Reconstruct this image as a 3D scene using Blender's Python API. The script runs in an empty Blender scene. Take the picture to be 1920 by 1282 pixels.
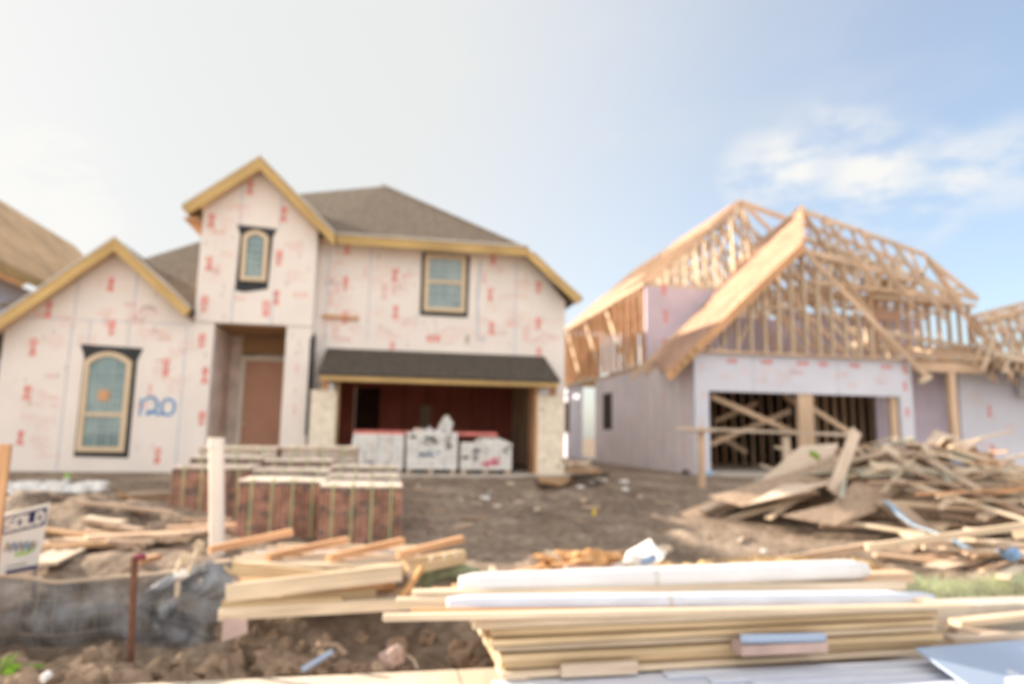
import bpy, math, random
from mathutils import Vector, Matrix, noise
random.seed(11)
SC = bpy.context.scene
COL = SC.collection
R = math.radians

# ------------------------------------------------------------ materials
def ngroup(name):
    m = bpy.data.materials.new(name); m.use_nodes = True
    nt = m.node_tree; b = nt.nodes['Principled BSDF']
    return m, nt, b

def mat(name, col, rough=.8, var=.12, scale=3., bump=0., bscale=30., uv=False, grain=0., metal=0., coat=0., spec=.3, col2=None, trans=0.):
    """procedural material: large tonal variation, optional grain running along the UV u axis"""
    m, nt, b = ngroup(name); N = nt.nodes; L = nt.links
    b.inputs['Roughness'].default_value = rough; b.inputs['Metallic'].default_value = metal
    b.inputs['Specular IOR Level'].default_value = spec
    b.inputs['Coat Weight'].default_value = coat
    if trans: b.inputs['Transmission Weight'].default_value = trans
    tc = N.new('ShaderNodeTexCoord'); src = tc.outputs['UV' if uv else 'Object']
    n = N.new('ShaderNodeTexNoise'); n.inputs['Scale'].default_value = scale; n.inputs['Detail'].default_value = 5
    L.new(src, n.inputs['Vector'])
    c2 = col2 or tuple(min(1, c * (1 + var)) for c in col)
    c1 = tuple(c * (1 - var) for c in col)
    r = N.new('ShaderNodeValToRGB'); r.color_ramp.elements[0].position = .32; r.color_ramp.elements[1].position = .68
    r.color_ramp.elements[0].color = (*c1, 1); r.color_ramp.elements[1].color = (*c2, 1)
    L.new(n.outputs['Fac'], r.inputs['Fac']); out = r.outputs['Color']
    if grain:
        mp = N.new('ShaderNodeMapping'); mp.inputs['Scale'].default_value = (1.2, 28, 28) if uv else (40, 40, 3)
        L.new(src, mp.inputs['Vector'])
        g = N.new('ShaderNodeTexNoise'); g.inputs['Scale'].default_value = 1.; g.inputs['Detail'].default_value = 4
        L.new(mp.outputs['Vector'], g.inputs['Vector'])
        r2 = N.new('ShaderNodeValToRGB'); r2.color_ramp.elements[0].position = .35; r2.color_ramp.elements[1].position = .7
        v = 1 - grain; r2.color_ramp.elements[0].color = (v, v * .96, v * .9, 1); r2.color_ramp.elements[1].color = (1, 1, 1, 1)
        L.new(g.outputs['Fac'], r2.inputs['Fac'])
        mx = N.new('ShaderNodeMix'); mx.data_type = 'RGBA'; mx.blend_type = 'MULTIPLY'; mx.inputs[0].default_value = 1
        L.new(out, mx.inputs[6]); L.new(r2.outputs['Color'], mx.inputs[7]); out = mx.outputs[2]
    L.new(out, b.inputs['Base Color'])
    if bump:
        nb = N.new('ShaderNodeTexNoise'); nb.inputs['Scale'].default_value = bscale; nb.inputs['Detail'].default_value = 6
        L.new(src, nb.inputs['Vector'])
        bp = N.new('ShaderNodeBump'); bp.inputs['Strength'].default_value = bump; bp.inputs['Distance'].default_value = .02
        L.new(nb.outputs['Fac'], bp.inputs['Height']); L.new(bp.outputs['Normal'], b.inputs['Normal'])
    return m

W = dict(uv=True, scale=.6, grain=.32, var=.2)
M = dict(
 sheath = mat('foam_sheathing', (.81, .745, .70), .7, .04, 1.2),
 sheath_cool = mat('foam_sheathing_cool', (.68, .69, .78), .7, .05, 1.2),
 sheath_side = mat('side_sheathing', (.74, .68, .70), .75, .08, 1.2),
 sheath_purple = mat('purple_sheathing', (.58, .51, .60), .8, .1, 1.2),
 red = mat('red_print', (.76, .24, .21), .8, .15, 8),
 pink = mat('pink_print', (.80, .55, .50), .8, .06, 8),
 tick = mat('nail_mark', (.30, .25, .20), .8, .3, 8),
 seam = mat('seam_tape', (.52, .55, .62), .7, .12, 4),
 blue_paint = mat('blue_paint', (.10, .28, .55), .7, .2, 6),
 fascia = mat('yellow_pine', (.66, .46, .20), .75, **W),
 frame = mat('framing_wood', (.78, .57, .41), .8, **W),
 pale = mat('pale_lumber', (.80, .66, .50), .8, **W),
 yellow = mat('yellow_lumber', (.70, .53, .33), .8, **W),
 orange = mat('orange_lumber', (.70, .41, .23), .8, **W),
 grey = mat('weathered_wood', (.50, .38, .29), .9, uv=True, scale=.6, grain=.3, var=.25),
 greyl = mat('bleached_wood', (.70, .575, .46), .9, uv=True, scale=.6, grain=.25, var=.2),
 green_wood = mat('green_edged_wood', (.42, .40, .33), .9, uv=True, scale=.6, grain=.25, var=.2),
 osb = mat('strand_board', (.42, .26, .14), .85, .22, 14, bump=.3, bscale=60),
 osb_grey = mat('damp_strand_board', (.40, .29, .21), .9, .2, 14, bump=.4, bscale=50),
 deck = mat('roof_decking', (.50, .31, .22), .85, uv=True, scale=1.2, grain=.35, var=.22),
 deck_gold = mat('golden_decking', (.66, .45, .26), .85, uv=True, scale=1.2, grain=.3, var=.2),
 shingle = mat('brown_shingle', (.175, .137, .105), .95, .3, 9, bump=.6, bscale=40),
 shingle_dark = mat('dark_shingle', (.078, .066, .054), .95, .25, 9, bump=.6, bscale=40),
 drip = mat('metal_drip_edge', (.62, .60, .56), .5, .1, 6),
 black = mat('black_flashing', (.035, .038, .042), .6, .3, 6),
 winframe = mat('tan_window_frame', (.66, .52, .36), .5, .04, 3),
 muntin = mat('pale_muntin', (.42, .50, .48), .5, .05, 3),
 door = mat('brown_door', (.58, .32, .22), .5, .06, 2),
 doorframe = mat('primed_door_frame', (.84, .78, .68), .6, .05, 3),
 redwall = mat('red_fire_board', (.62, .21, .15), .85, .14, 1.5),
 dark = mat('dark_interior', (.05, .036, .026), .95, .3, 2),  # interior shade put into the colour; also used for joints and a board
 recess = mat('recess_sheathing', (.80, .70, .64), .85, .2, 2.5, grain=.2),
 concrete = mat('concrete', (.55, .50, .44), .9, .12, 5, bump=.3, bscale=40),
 kerb = mat('kerb_concrete', (.58, .50, .41), .9, .12, 6, bump=.3, bscale=40),
 asphalt = mat('concrete_road', (.50, .46, .40), .9, .25, 8, bump=.4, bscale=90),
 pier = mat('cream_pier', (.82, .73, .60), .9, .14, 7, bump=.4, bscale=20),  # pale cream with mottled tone and bumps
 brick = mat('brick', (.46, .25, .185), .9, .35, 7, bump=.3, bscale=30),
 brick_dark = mat('dark_brick', (.26, .19, .16), .9, .3, 7),
 brick_top = mat('brick_top', (.84, .71, .60), .9, .22, 6, bump=.4, bscale=25),
 hole = mat('brick_core', (.018, .014, .012), .95, .1, 5),
 strap = mat('green_strap', (.44, .50, .26), .5, .15, 5),
 white = mat('white_plastic', (.72, .71, .72), .4, .06, 3),
 wrap = mat('wrapped_white', (.74, .73, .70), .5, .12, 5, bump=.5, bscale=9),
 bluewrap = mat('blue_white_wrap', (.62, .66, .76), .45, .08, 4, uv=True),
 panel = mat('pale_blue_panel', (.36, .44, .58), .85, .05, 1.5, spec=.1),
 ink_blue = mat('blue_ink', (.20, .28, .42), .7, .2, 5),
 ink_pink = mat('pink_ink', (.75, .22, .30), .7, .2, 5),
 ink_black = mat('black_ink', (.09, .09, .10), .7, .3, 5),
 pipe = mat('pvc_pipe', (.86, .78, .70), .35, .04, 2),
 rust = mat('rusty_steel', (.20, .10, .065), .85, .3, 12, bump=.3),
 purple = mat('plum_cap', (.22, .045, .07), .6, .2, 6),
 fabric = mat('silt_fabric', (.10, .10, .11), .55, .5, 5, bump=.9, bscale=7, spec=.5, col2=(.34, .38, .44)),
 wire = mat('grey_wire', (.28, .26, .24), .6, .2, 6),
 strip_blue = mat('blue_plastic', (.22, .42, .66), .4, .2, 4, col2=(.60, .74, .84)),
 strip_solid = mat('bright_blue_plastic', (.24, .40, .66), .4, .2, 4),
 sign_white = mat('sign_white', (.82, .76, .68), .5, .05, 3),
 navy = mat('sign_navy', (.035, .035, .11), .5, .1, 3),
 lime = mat('lime_green', (.36, .58, .10), .6, .2, 5),
 yellowflag = mat('yellow_flag', (.85, .62, .03), .6, .1, 5),
 clod = mat('dirt_clod', (.31, .225, .16), .95, .3, 6, bump=.8, bscale=18),
 wattle = mat('straw_wattle', (.22, .235, .145), .95, .35, 10, bump=.6, bscale=30),
 straw = mat('straw', (.62, .42, .20), .95, .3, 12, uv=False),
 grass = mat('pale_grass', (.58, .62, .42), .9, .3, 4),
 leaf = mat('leaf_green', (.22, .42, .04), .6, .2, 4),
 bark = mat('torn_wood', (.56, .32, .15), .95, .3, 9, bump=.6, bscale=20),
 paper = mat('crumpled_paper', (.84, .80, .76), .7, .08, 5, bump=.4, bscale=8),
 skinp = mat('pinkish_foam', (.48, .35, .31), .8, .15, 4),
)
# glass: dark glossy panes
def glass_mat():
    m, nt, b = ngroup('window_glass')
    n = nt.nodes.new('ShaderNodeTexNoise'); n.inputs['Scale'].default_value = 1.6
    tc = nt.nodes.new('ShaderNodeTexCoord'); nt.links.new(tc.outputs['Object'], n.inputs['Vector'])
    r = nt.nodes.new('ShaderNodeValToRGB'); r.color_ramp.elements[0].position = .4; r.color_ramp.elements[1].position = .65
    r.color_ramp.elements[0].color = (.12, .20, .22, 1); r.color_ramp.elements[1].color = (.20, .30, .31, 1)
    nt.links.new(n.outputs['Fac'], r.inputs['Fac']); nt.links.new(r.outputs['Color'], b.inputs['Base Color'])
    b.inputs['Roughness'].default_value = .06; b.inputs['Specular IOR Level'].default_value = 1.
    b.inputs['IOR'].default_value = 1.5
    return m
M['glass'] = glass_mat()
M['fabric'].node_tree.nodes['Principled BSDF'].inputs['Alpha'].default_value = .72
def ground_mat():
    m, nt, b = ngroup('bare_soil'); N = nt.nodes; L = nt.links
    tc = N.new('ShaderNodeTexCoord')
    a = N.new('ShaderNodeTexNoise'); a.inputs['Scale'].default_value = .9; a.inputs['Detail'].default_value = 8; a.inputs['Roughness'].default_value = .7
    c = N.new('ShaderNodeTexNoise'); c.inputs['Scale'].default_value = 9; c.inputs['Detail'].default_value = 8
    L.new(tc.outputs['Object'], a.inputs['Vector']); L.new(tc.outputs['Object'], c.inputs['Vector'])
    r = N.new('ShaderNodeValToRGB'); e = r.color_ramp.elements
    e[0].position = .36; e[0].color = (.185, .142, .108, 1); e[1].position = .64; e[1].color = (.37, .30, .235, 1)
    e2 = r.color_ramp.elements.new(.5); e2.color = (.26, .20, .152, 1)
    L.new(a.outputs['Fac'], r.inputs['Fac'])
    r2 = N.new('ShaderNodeValToRGB'); r2.color_ramp.elements[0].position = .3; r2.color_ramp.elements[1].position = .75
    r2.color_ramp.elements[0].color = (.62, .6, .58, 1); r2.color_ramp.elements[1].color = (1.3, 1.3, 1.3, 1)
    L.new(c.outputs['Fac'], r2.inputs['Fac'])
    mx = N.new('ShaderNodeMix'); mx.data_type = 'RGBA'; mx.blend_type = 'MULTIPLY'; mx.inputs[0].default_value = 1
    L.new(r.outputs['Color'], mx.inputs[6]); L.new(r2.outputs['Color'], mx.inputs[7])
    L.new(mx.outputs[2], b.inputs['Base Color']); b.inputs['Roughness'].default_value = .97; b.inputs['Specular IOR Level'].default_value = .15
    n2 = N.new('ShaderNodeTexNoise'); n2.inputs['Scale'].default_value = 14; n2.inputs['Detail'].default_value = 8
    L.new(tc.outputs['Object'], n2.inputs['Vector'])
    bp = N.new('ShaderNodeBump'); bp.inputs['Strength'].default_value = .7; bp.inputs['Distance'].default_value = .05
    L.new(n2.outputs['Fac'], bp.inputs['Height']); L.new(bp.outputs['Normal'], b.inputs['Normal'])
    return m
M['soil'] = ground_mat()

# ------------------------------------------------------------ mesh builder
class MB:
    def __init__(s): s.v = []; s.f = []; s.m = []; s.uv = []; s.sm = []; s.mats = []
    def mi(s, k):
        if k not in s.mats: s.mats.append(k)
        return s.mats.index(k)
    def face(s, pts, m, uvs=None, smooth=False):
        i = len(s.v); s.v += [tuple(p) for p in pts]; s.f.append(list(range(i, i + len(pts)))); s.m.append(s.mi(m))
        s.uv.append(uvs or [(p[0] + p[1] * .3, p[2] + p[1]) for p in pts]); s.sm.append(smooth)
    def beam(s, p0, p1, w, h, m, up=None, m_end=None):
        p0 = Vector(p0); p1 = Vector(p1); d = p1 - p0; L = d.length; d.normalize()
        up = Vector(up) if up else (Vector((0, 0, 1)) if abs(d.z) < .95 else Vector((0, 1, 0)))
        sd = d.cross(up).normalized(); u = sd.cross(d).normalized()
        a = sd * w / 2; b = u * h / 2; o = (random.random() * 90, random.random() * 90)
        c = [p0 - a - b, p0 + a - b, p0 + a + b, p0 - a + b, p1 - a - b, p1 + a - b, p1 + a + b, p1 - a + b]
        for q, (i, j, k, l) in enumerate(((0, 1, 5, 4), (1, 2, 6, 5), (2, 3, 7, 6), (3, 0, 4, 7))):
            ww = w if q % 2 == 0 else h; v0 = o[1] + q * .37
            s.face([c[i], c[j], c[k], c[l]], m, [(o[0], v0), (o[0], v0 + ww), (o[0] + L, v0 + ww), (o[0] + L, v0)])
        me = m_end or m
        s.face([c[3], c[2], c[1], c[0]], me, [(o[0], o[1]), (o[0], o[1] + w), (o[0] + h, o[1] + w), (o[0] + h, o[1])])
        s.face([c[4], c[5], c[6], c[7]], me, [(o[0], o[1]), (o[0], o[1] + w), (o[0] + h, o[1] + w), (o[0] + h, o[1])])
        return s
    def box(s, x0, x1, y0, y1, z0, z1, m, m_top=None, m_front=None):
        o = (random.random() * 90, random.random() * 90)
        P = lambda x, y, z: (x, y, z)
        F = [([P(x0, y0, z0), P(x1, y0, z0), P(x1, y0, z1), P(x0, y0, z1)], 0, 2, m_front or m),
             ([P(x1, y1, z0), P(x0, y1, z0), P(x0, y1, z1), P(x1, y1, z1)], 0, 2, m),
             ([P(x0, y1, z0), P(x0, y0, z0), P(x0, y0, z1), P(x0, y1, z1)], 1, 2, m),
             ([P(x1, y0, z0), P(x1, y1, z0), P(x1, y1, z1), P(x1, y0, z1)], 1, 2, m),
             ([P(x0, y0, z1), P(x1, y0, z1), P(x1, y1, z1), P(x0, y1, z1)], 0, 1, m_top or m),
             ([P(x0, y1, z0), P(x1, y1, z0), P(x1, y0, z0), P(x0, y0, z0)], 0, 1, m)]
        for pts, a, b, mm in F:
            ea = {0: x1 - x0, 1: y1 - y0, 2: z1 - z0}
            if ea[b] > ea[a]: a, b = b, a
            s.face(pts, mm, [(p[a] + o[0], p[b] + o[1]) for p in pts])
        return s
    def prism(s, pts, t, m, m_side=None):
        """polygon pts extruded by vector t"""
        pts = [Vector(p) for p in pts]; t = Vector(t); o = random.random() * 50
        e = max(((pts[(i + 1) % len(pts)] - pts[i]) for i in range(len(pts))), key=lambda q: q.length).normalized()
        n = e.cross(t).normalized() if t.length else Vector((0, 0, 1))
        uv = lambda p: (p.dot(e) + o, p.dot(n) + o)
        s.face(pts, m, [uv(p) for p in pts]); q = [p + t for p in pts]
        s.face(list(reversed(q)), m, [uv(p) for p in reversed(q)])
        for i in range(len(pts)):
            j = (i + 1) % len(pts); s.face([pts[j], pts[i], q[i], q[j]], m_side or m, [(uv(pts[j])), (uv(pts[i])), (uv(pts[i])[0], uv(pts[i])[1] + .1), (uv(pts[j])[0], uv(pts[j])[1] + .1)])
        return s
    def ring(s, lo, li, y0, y1, m):
        """frame between outer loop lo and inner loop li (x,z), from y0 front to y1 back"""
        n = len(lo)
        for i in range(n):
            j = (i + 1) % n
            a, b, c, d = lo[i], lo[j], li[j], li[i]
            s.face([(a[0], y0, a[1]), (b[0], y0, b[1]), (c[0], y0, c[1]), (d[0], y0, d[1])], m)
            s.face([(a[0], y1, a[1]), (b[0], y1, b[1]), (b[0], y0, b[1]), (a[0], y0, a[1])], m)
            s.face([(d[0], y0, d[1]), (c[0], y0, c[1]), (c[0], y1, c[1]), (d[0], y1, d[1])], m)
        return s
    def tube(s, pts, r, m, n=10, caps=True, r_end=None):
        pts = [Vector(p) for p in pts]; rings = []; L = 0; prev = None
        for i, p in enumerate(pts):
            d = (pts[min(i + 1, len(pts) - 1)] - pts[max(i - 1, 0)]).normalized()
            if prev is None:
                a = d.cross(Vector((0, 0, 1)) if abs(d.z) < .9 else Vector((1, 0, 0))).normalized()
            else:
                a = (prev - d * prev.dot(d)).normalized()
            prev = a
            b = d.cross(a); rr = r if r_end is None else r + (r_end - r) * i / (len(pts) - 1)
            if i: L += (p - pts[i - 1]).length
            rings.append(([p + (a * math.cos(2 * math.pi * k / n) + b * math.sin(2 * math.pi * k / n)) * rr for k in range(n)], L))
        for (A, la), (B, lb) in zip(rings, rings[1:]):
            for k in range(n):
                q = (k + 1) % n
                s.face([A[k], A[q], B[q], B[k]], m, [(la, k * .1), (la, k * .1 + .1), (lb, k * .1 + .1), (lb, k * .1)], smooth=n > 6)
        if caps: s.face(list(reversed(rings[0][0])), m); s.face(rings[-1][0], m)
        return s
    def ribbon(s, pts, w, y, m):
        """flat painted stroke on a wall facing -Y; pts are (x,z)"""
        for a, b in zip(pts, pts[1:]):
            d = Vector((b[0] - a[0], b[1] - a[1])); l = d.length
            if l < 1e-6: continue
            d /= l; n = Vector((-d.y, d.x)) * w / 2; e = d * w * .3
            s.face([(a[0] - e.x + n.x, y, a[1] - e.y + n.y), (a[0] - e.x - n.x, y, a[1] - e.y - n.y), (b[0] + e.x - n.x, y, b[1] + e.y - n.y), (b[0] + e.x + n.x, y, b[1] + e.y + n.y)], m)
            y -= .00025
        return s
    def lump(s, c, r, m, seed=0, amp=.3, n=10, flat=1., fr=1.6):
        """noisy rounded lump; r is (rx,ry,rz)"""
        g = []
        for i in range(n + 1):
            th = math.pi * i / n; row = []
            for k in range(n * 2):
                ph = math.pi * k / n
                d = Vector((math.sin(th) * math.cos(ph), math.sin(th) * math.sin(ph), math.cos(th)))
                q = 1 + amp * noise.noise(d * fr + Vector((seed * 7.3, seed * 3.1, seed))) + amp * .5 * noise.noise(d * fr * 2.7 + Vector((seed, 5, seed * 2)))
                row.append((c[0] + d.x * r[0] * q, c[1] + d.y * r[1] * q, c[2] + d.z * r[2] * q))
            g.append(row)
        for i in range(n):
            for k in range(n * 2):
                q = (k + 1) % (n * 2)
                if i == 0: s.face([g[0][0], g[1][k], g[1][q]], m)
                elif i == n - 1: s.face([g[i][k], g[n][0], g[i][q]], m)
                else: s.face([g[i][k], g[i + 1][k], g[i + 1][q], g[i][q]], m)
        return s
    def build(s, name, parent=None, origin=None):
        me = bpy.data.meshes.new(name)
        o0 = Vector(origin) if origin is not None else Vector((0, 0, 0))
        if parent is not None: o0 = Vector(parent.get('_o', (0, 0, 0)))
        me.from_pydata([tuple(Vector(v) - o0) for v in s.v], [], s.f)
        for k in s.mats: me.materials.append(M[k])
        uvl = me.uv_layers.new(name='UVMap')
        flat = [c for f in s.uv for c in f]
        for i, c in enumerate(flat): uvl.data[i].uv = c
        for i, p in enumerate(me.polygons): p.material_index = s.m[i]; p.use_smooth = s.sm[i]
        me.update()
        ob = bpy.data.objects.new(name, me); COL.objects.link(ob)
        if parent is not None: ob.parent = parent; ob['_o'] = tuple(o0)
        else: ob.location = o0
        return ob

def tag(o, label=None, cat=None, group=None, kind=None):
    if label: o['label'] = label
    if cat: o['category'] = cat
    if group: o['group'] = group
    if kind: o['kind'] = kind
    return o
def thing(name, loc, label, cat, group=None):
    o = bpy.data.objects.new(name, None); o.empty_display_size = .2; COL.objects.link(o); o.location = loc; o['_o'] = tuple(loc)
    return tag(o, label, cat, group)
def struct(mb, name): o = mb.build(name); o['kind'] = 'structure'; return o
def single(mb, name, label, cat, group=None, origin=None):
    if origin is None:
        n = len(mb.v); origin = (sum(v[0] for v in mb.v) / n, sum(v[1] for v in mb.v) / n, min(v[2] for v in mb.v))
    return tag(mb.build(name, origin=origin), label, cat, group)

# ------------------------------------------------------------ ground
PROF = [(-400, -1.0), (5.12, -1.0), (5.5, -1.02), (5.85, -.95), (6.15, -.66), (7, -.57), (8, -.5), (10, -.38), (12, -.25), (14, -.12), (15, -.06), (18, -.05), (40, .0), (900, .0)]
def gz(x, y):
    yy = y
    if x < -1.0 and 5.2 < y < 9: yy = y - min(1, (-1.0 - x) / .6) * .35 * max(0, 1 - abs(y - 6.3) / 2.6)
    for (a, za), (b, zb) in zip(PROF, PROF[1:]):
        if a <= yy <= b: z = za + (zb - za) * (yy - a) / (b - a); break
    if -9 < x < 16 and 5.2 < y < 15.4:
        p = Vector((x, y, 0)); f = min(1, (y - 5.2) / .4, (15.4 - y) / .6)
        amp = .05 if y > 7 else .10
        z += f * (amp * noise.noise(p * 1.3) + amp * .6 * noise.noise(p * 3.7) + .025 * noise.noise(p * 9))
        if 7.2 < y and -.3 < x < 7:
            for off in (0, 1.55):
                cx_ = 2.0 + off + .22 * (y - 8) + .1 * math.sin(y * 1.7); z += -.05 * math.exp(-((x - cx_) / .13) ** 2) + .03 * math.exp(-((abs(x - cx_) - .24) / .08) ** 2)
        # spoil mound behind the silt fence on the left
        z += .32 * math.exp(-((x + 3.9) / 1.7) ** 2 - ((y - 9.6) / 1.2) ** 2) * (1 + .8 * noise.noise(p * 2.4))
        z += .14 * math.exp(-((x + 2.6) / 1.2) ** 2 - ((y - 7.4) / .6) ** 2)
    return z
def axis(segs):
    out = []
    for a, b, st in segs:
        n = max(1, round((b - a) / st)); out += [a + (b - a) * i / n for i in range(n)]
    return out + [segs[-1][1]]
XS = axis([(-600, -60, 180), (-60, -9, 8), (-9, -5, .4), (-5, 8, .09), (8, 16, .3), (16, 60, 8), (60, 600, 180)])
YS = axis([(-300, -10, 80), (-10, 5.0, 3), (5.12, 9, .075), (9, 16, .2), (16, 60, 8), (60, 800, 180)])
gv = [(x, y, gz(x, y)) for y in YS for x in XS]; nx = len(XS)
gf = [(j * nx + i, j * nx + i + 1, (j + 1) * nx + i + 1, (j + 1) * nx + i) for j in range(len(YS) - 1) for i in range(nx - 1)]
me = bpy.data.meshes.new('ground'); me.from_pydata(gv, [], gf); me.materials.append(M['soil'])
for p in me.polygons: p.use_smooth = True
go = bpy.data.objects.new('ground', me); COL.objects.link(go); go['kind'] = 'structure'
b = MB(); b.box(-60, 60, -6, 4.55, -1.2, -.985, 'asphalt'); struct(b, 'road')
b = MB()
x = -30.
while x < 30: b.box(x, x + 1.79, 4.55, 5.16, -1.2, -.86 - .0, 'kerb'); x += 1.8
struct(b, 'kerb')

# ------------------------------------------------------------ wall markings (printed foam sheathing)
GL = dict(O=[[(0, 0), (1, 0), (1, 1), (0, 1), (0, 0)]], X=[[(0, 0), (1, 1)], [(0, 1), (1, 0)]], E=[[(1, 0), (0, 0), (0, 1), (1, 1)], [(0, .5), (.8, .5)]],
          H=[[(0, 0), (0, 1)], [(1, 0), (1, 1)], [(0, .5), (1, .5)]], S=[[(1, 1), (0, 1), (0, .5), (1, .5), (1, 0), (0, 0)]], L=[[(0, 1), (0, 0), (1, 0)]], D=[[(0, 0), (0, 1), (.7, 1), (1, .7), (1, .3), (.7, 0), (0, 0)]],
          A=[[(0, 0), (.5, 1), (1, 0)], [(.2, .4), (.8, .4)]], R=[[(0, 0), (0, 1), (1, 1), (1, .5), (0, .5), (1, 0)]], T=[[(.5, 0), (.5, 1)], [(0, 1), (1, 1)]], I=[[(.5, 0), (.5, 1)]], N=[[(0, 0), (0, 1), (1, 0), (1, 1)]])
def logo(mb, x, z, y, s=1., horiz=False, m='red', right=True):
    """a printed sheathing mark: three heavy stacked characters with a bar beside them"""
    w, h = .095 * s * random.uniform(.85, 1.1), .085 * s * random.uniform(.8, 1.15); x += random.uniform(-.03, .03); chs = random.choice(('RHE', 'OHS', 'EOR', 'SEA'))
    for k, ch in enumerate(chs):
        for st in GL[ch]:
            if horiz: pts = [(x + (k - 1.5) * w * 1.25 + p[0] * w, z + (p[1] - .5) * h * 1.2) for p in st]
            else: pts = [(x - h * .6 + p[1] * h * 1.2, z + (1.5 - k) * w * 1.2 - p[0] * w) for p in st]
            mb.ribbon(pts, .030 * s, y - .003, m)
def faint(mb, x, z, y, rnd):
    for r in range(rnd.randint(3, 6)):
        xx = x + rnd.uniform(-.12, .1); zz = z - .05 * r
        for q in range(rnd.randint(1, 3)):
            l = rnd.uniform(.05, .14); mb.ribbon([(xx, zz), (xx + l, zz)], .016, y - .002, 'pink'); xx += l + .04
    if rnd.random() < .6:
        pts = [(x + .14 * math.cos(a * .7) + .1, z - .1 + .1 * math.sin(a * .7)) for a in range(6)]
        mb.ribbon(pts, .014, y - .002, 'pink')
def ghost(mb, y, x0, x1, z0, z1, n, rnd, ok):
    for _ in range(n):
        x = rnd.uniform(x0, x1); z = rnd.uniform(z0, z1)
        if ok(x, z): logo(mb, x, z, y + .0005, rnd.uniform(.5, 1.1), horiz=rnd.random() < .4, m='pink')
def ticks(mb, x0, x1, z0, z1, y, n, rnd, top=None):
    for _ in range(n):
        x = rnd.uniform(x0, x1); z = rnd.uniform(z0, z1)
        if top and z > top(x): continue
        mb.ribbon([(x, z), (x + rnd.uniform(-.01, .01), z + rnd.uniform(.05, .12))], .014, y - .0025, 'tick' if rnd.random() < .6 else 'pink')
def seams(mb, y, vs=(), hs=()):
    for x, z0, z1 in vs: mb.ribbon([(x, z0), (x + .01, z1)], .03, y - .0012, 'seam')
    for z, x0, x1 in hs: mb.ribbon([(x0, z), (x1, z)], .028, y - .0018, 'seam')

# ------------------------------------------------------------ HOUSE 1
H1 = thing('sheathed_house', (-1.5, 15.5, 0), 'two storey house wrapped in red printed white sheathing with brown shingle roof and yellow fascia', 'house')
rnd = random.Random(5)
YW = 15.5
# slab
MB().box(-7.55, 4.3, 16.02, 30, -.25, -.02, 'concrete').box(-7.55, -3.67, 15.53, 16.015, -.25, -.02, 'concrete').box(-3.66, -1.62, 15.53, 16.015, -.25, -.012, 'concrete').box(-1.6, 4.2, 14.75, 16.015, -.25, -.016, 'concrete').build('slab', H1)
# wing front wall
wt = lambda x: 4.66 - .9 * abs(x + 5.81)
b = MB()
b.prism([(-7.55, YW, -.05), (-4.08, YW, -.05), (-4.08, YW, wt(-4.08)), (-5.81, YW, wt(-5.81)), (-7.55, YW, wt(-7.55))], (0, .15, 0), 'sheath')
b.box(-4.078, -3.67, YW, YW + .15, -.05, 3.13, 'sheath')
seams(b, YW, [(-6.46, .0, 3.06), (-6.43, 3.1, 4.05), (-5.3, 3.1, 4.15), (-5.36, 2.5, 3.06), (-6.12, 2.5, 3.06), (-4.22, 0, 3.0)], [(3.07, -7.5, -4.1)])
for x_, z_ in [(-7.16,15.5,2.45)[::2], (-7.16,15.5,1.5)[::2], (-7.18,15.5,0.6)[::2], (-6.92,15.5,3.24)[::2], (-5.8,15.5,3.83)[::2], (-5.69,15.5,2.92)[::2], (-4.56,15.5,2.12)[::2], (-4.59,15.5,0.28)[::2], (-3.9,15.5,2.72)[::2], (-3.78,15.5,1.97)[::2], (-3.76,15.5,1.07)[::2]]:
    logo(b, x_, z_, YW, 1.0)
for _ in range(46):
    x_ = rnd.uniform(-7.3, -4.2); z_ = rnd.uniform(.4, 4.2)
    if z_ < wt(x_) - .4 and not (-6.35 < x_ < -5.0 and .1 < z_ < 2.7): faint(b, x_, z_, YW, rnd)
ghost(b, YW, -7.3, -4.2, .4, 4.2, 12, rnd, lambda x, z: z < wt(x) - .4 and not (-6.35 < x < -5.0 and .1 < z < 2.7))
ticks(b, -7.4, -3.75, .1, 4.3, YW, 60, rnd, lambda x: wt(x) - .2 if not (-6.3 < x < -5.1) else 0)
# 120 in blue spray paint
b.ribbon([(-5.0, 1.12), (-4.98, 1.3), (-5.0, 1.45)], .05, YW - .004, 'blue_paint')
b.ribbon([(-4.93, 1.42), (-4.85, 1.5), (-4.74, 1.49), (-4.67, 1.38), (-4.69, 1.25), (-4.78, 1.17), (-4.86, 1.14), (-4.84, 1.2), (-4.74, 1.2), (-4.64, 1.14), (-4.57, 1.16)], .055, YW - .004, 'blue_paint')
b.ribbon([(-4.46 + .13 * math.sin(a * .52), 1.30 + .17 * math.cos(a * .52)) for a in range(13)], .055, YW - .004, 'blue_paint')
b.build('wing_wall', H1)
MB().box(-7.7, -7.552, YW, 24, -.05, 3.0, 'sheath').build('wing_side_wall', H1)
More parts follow.
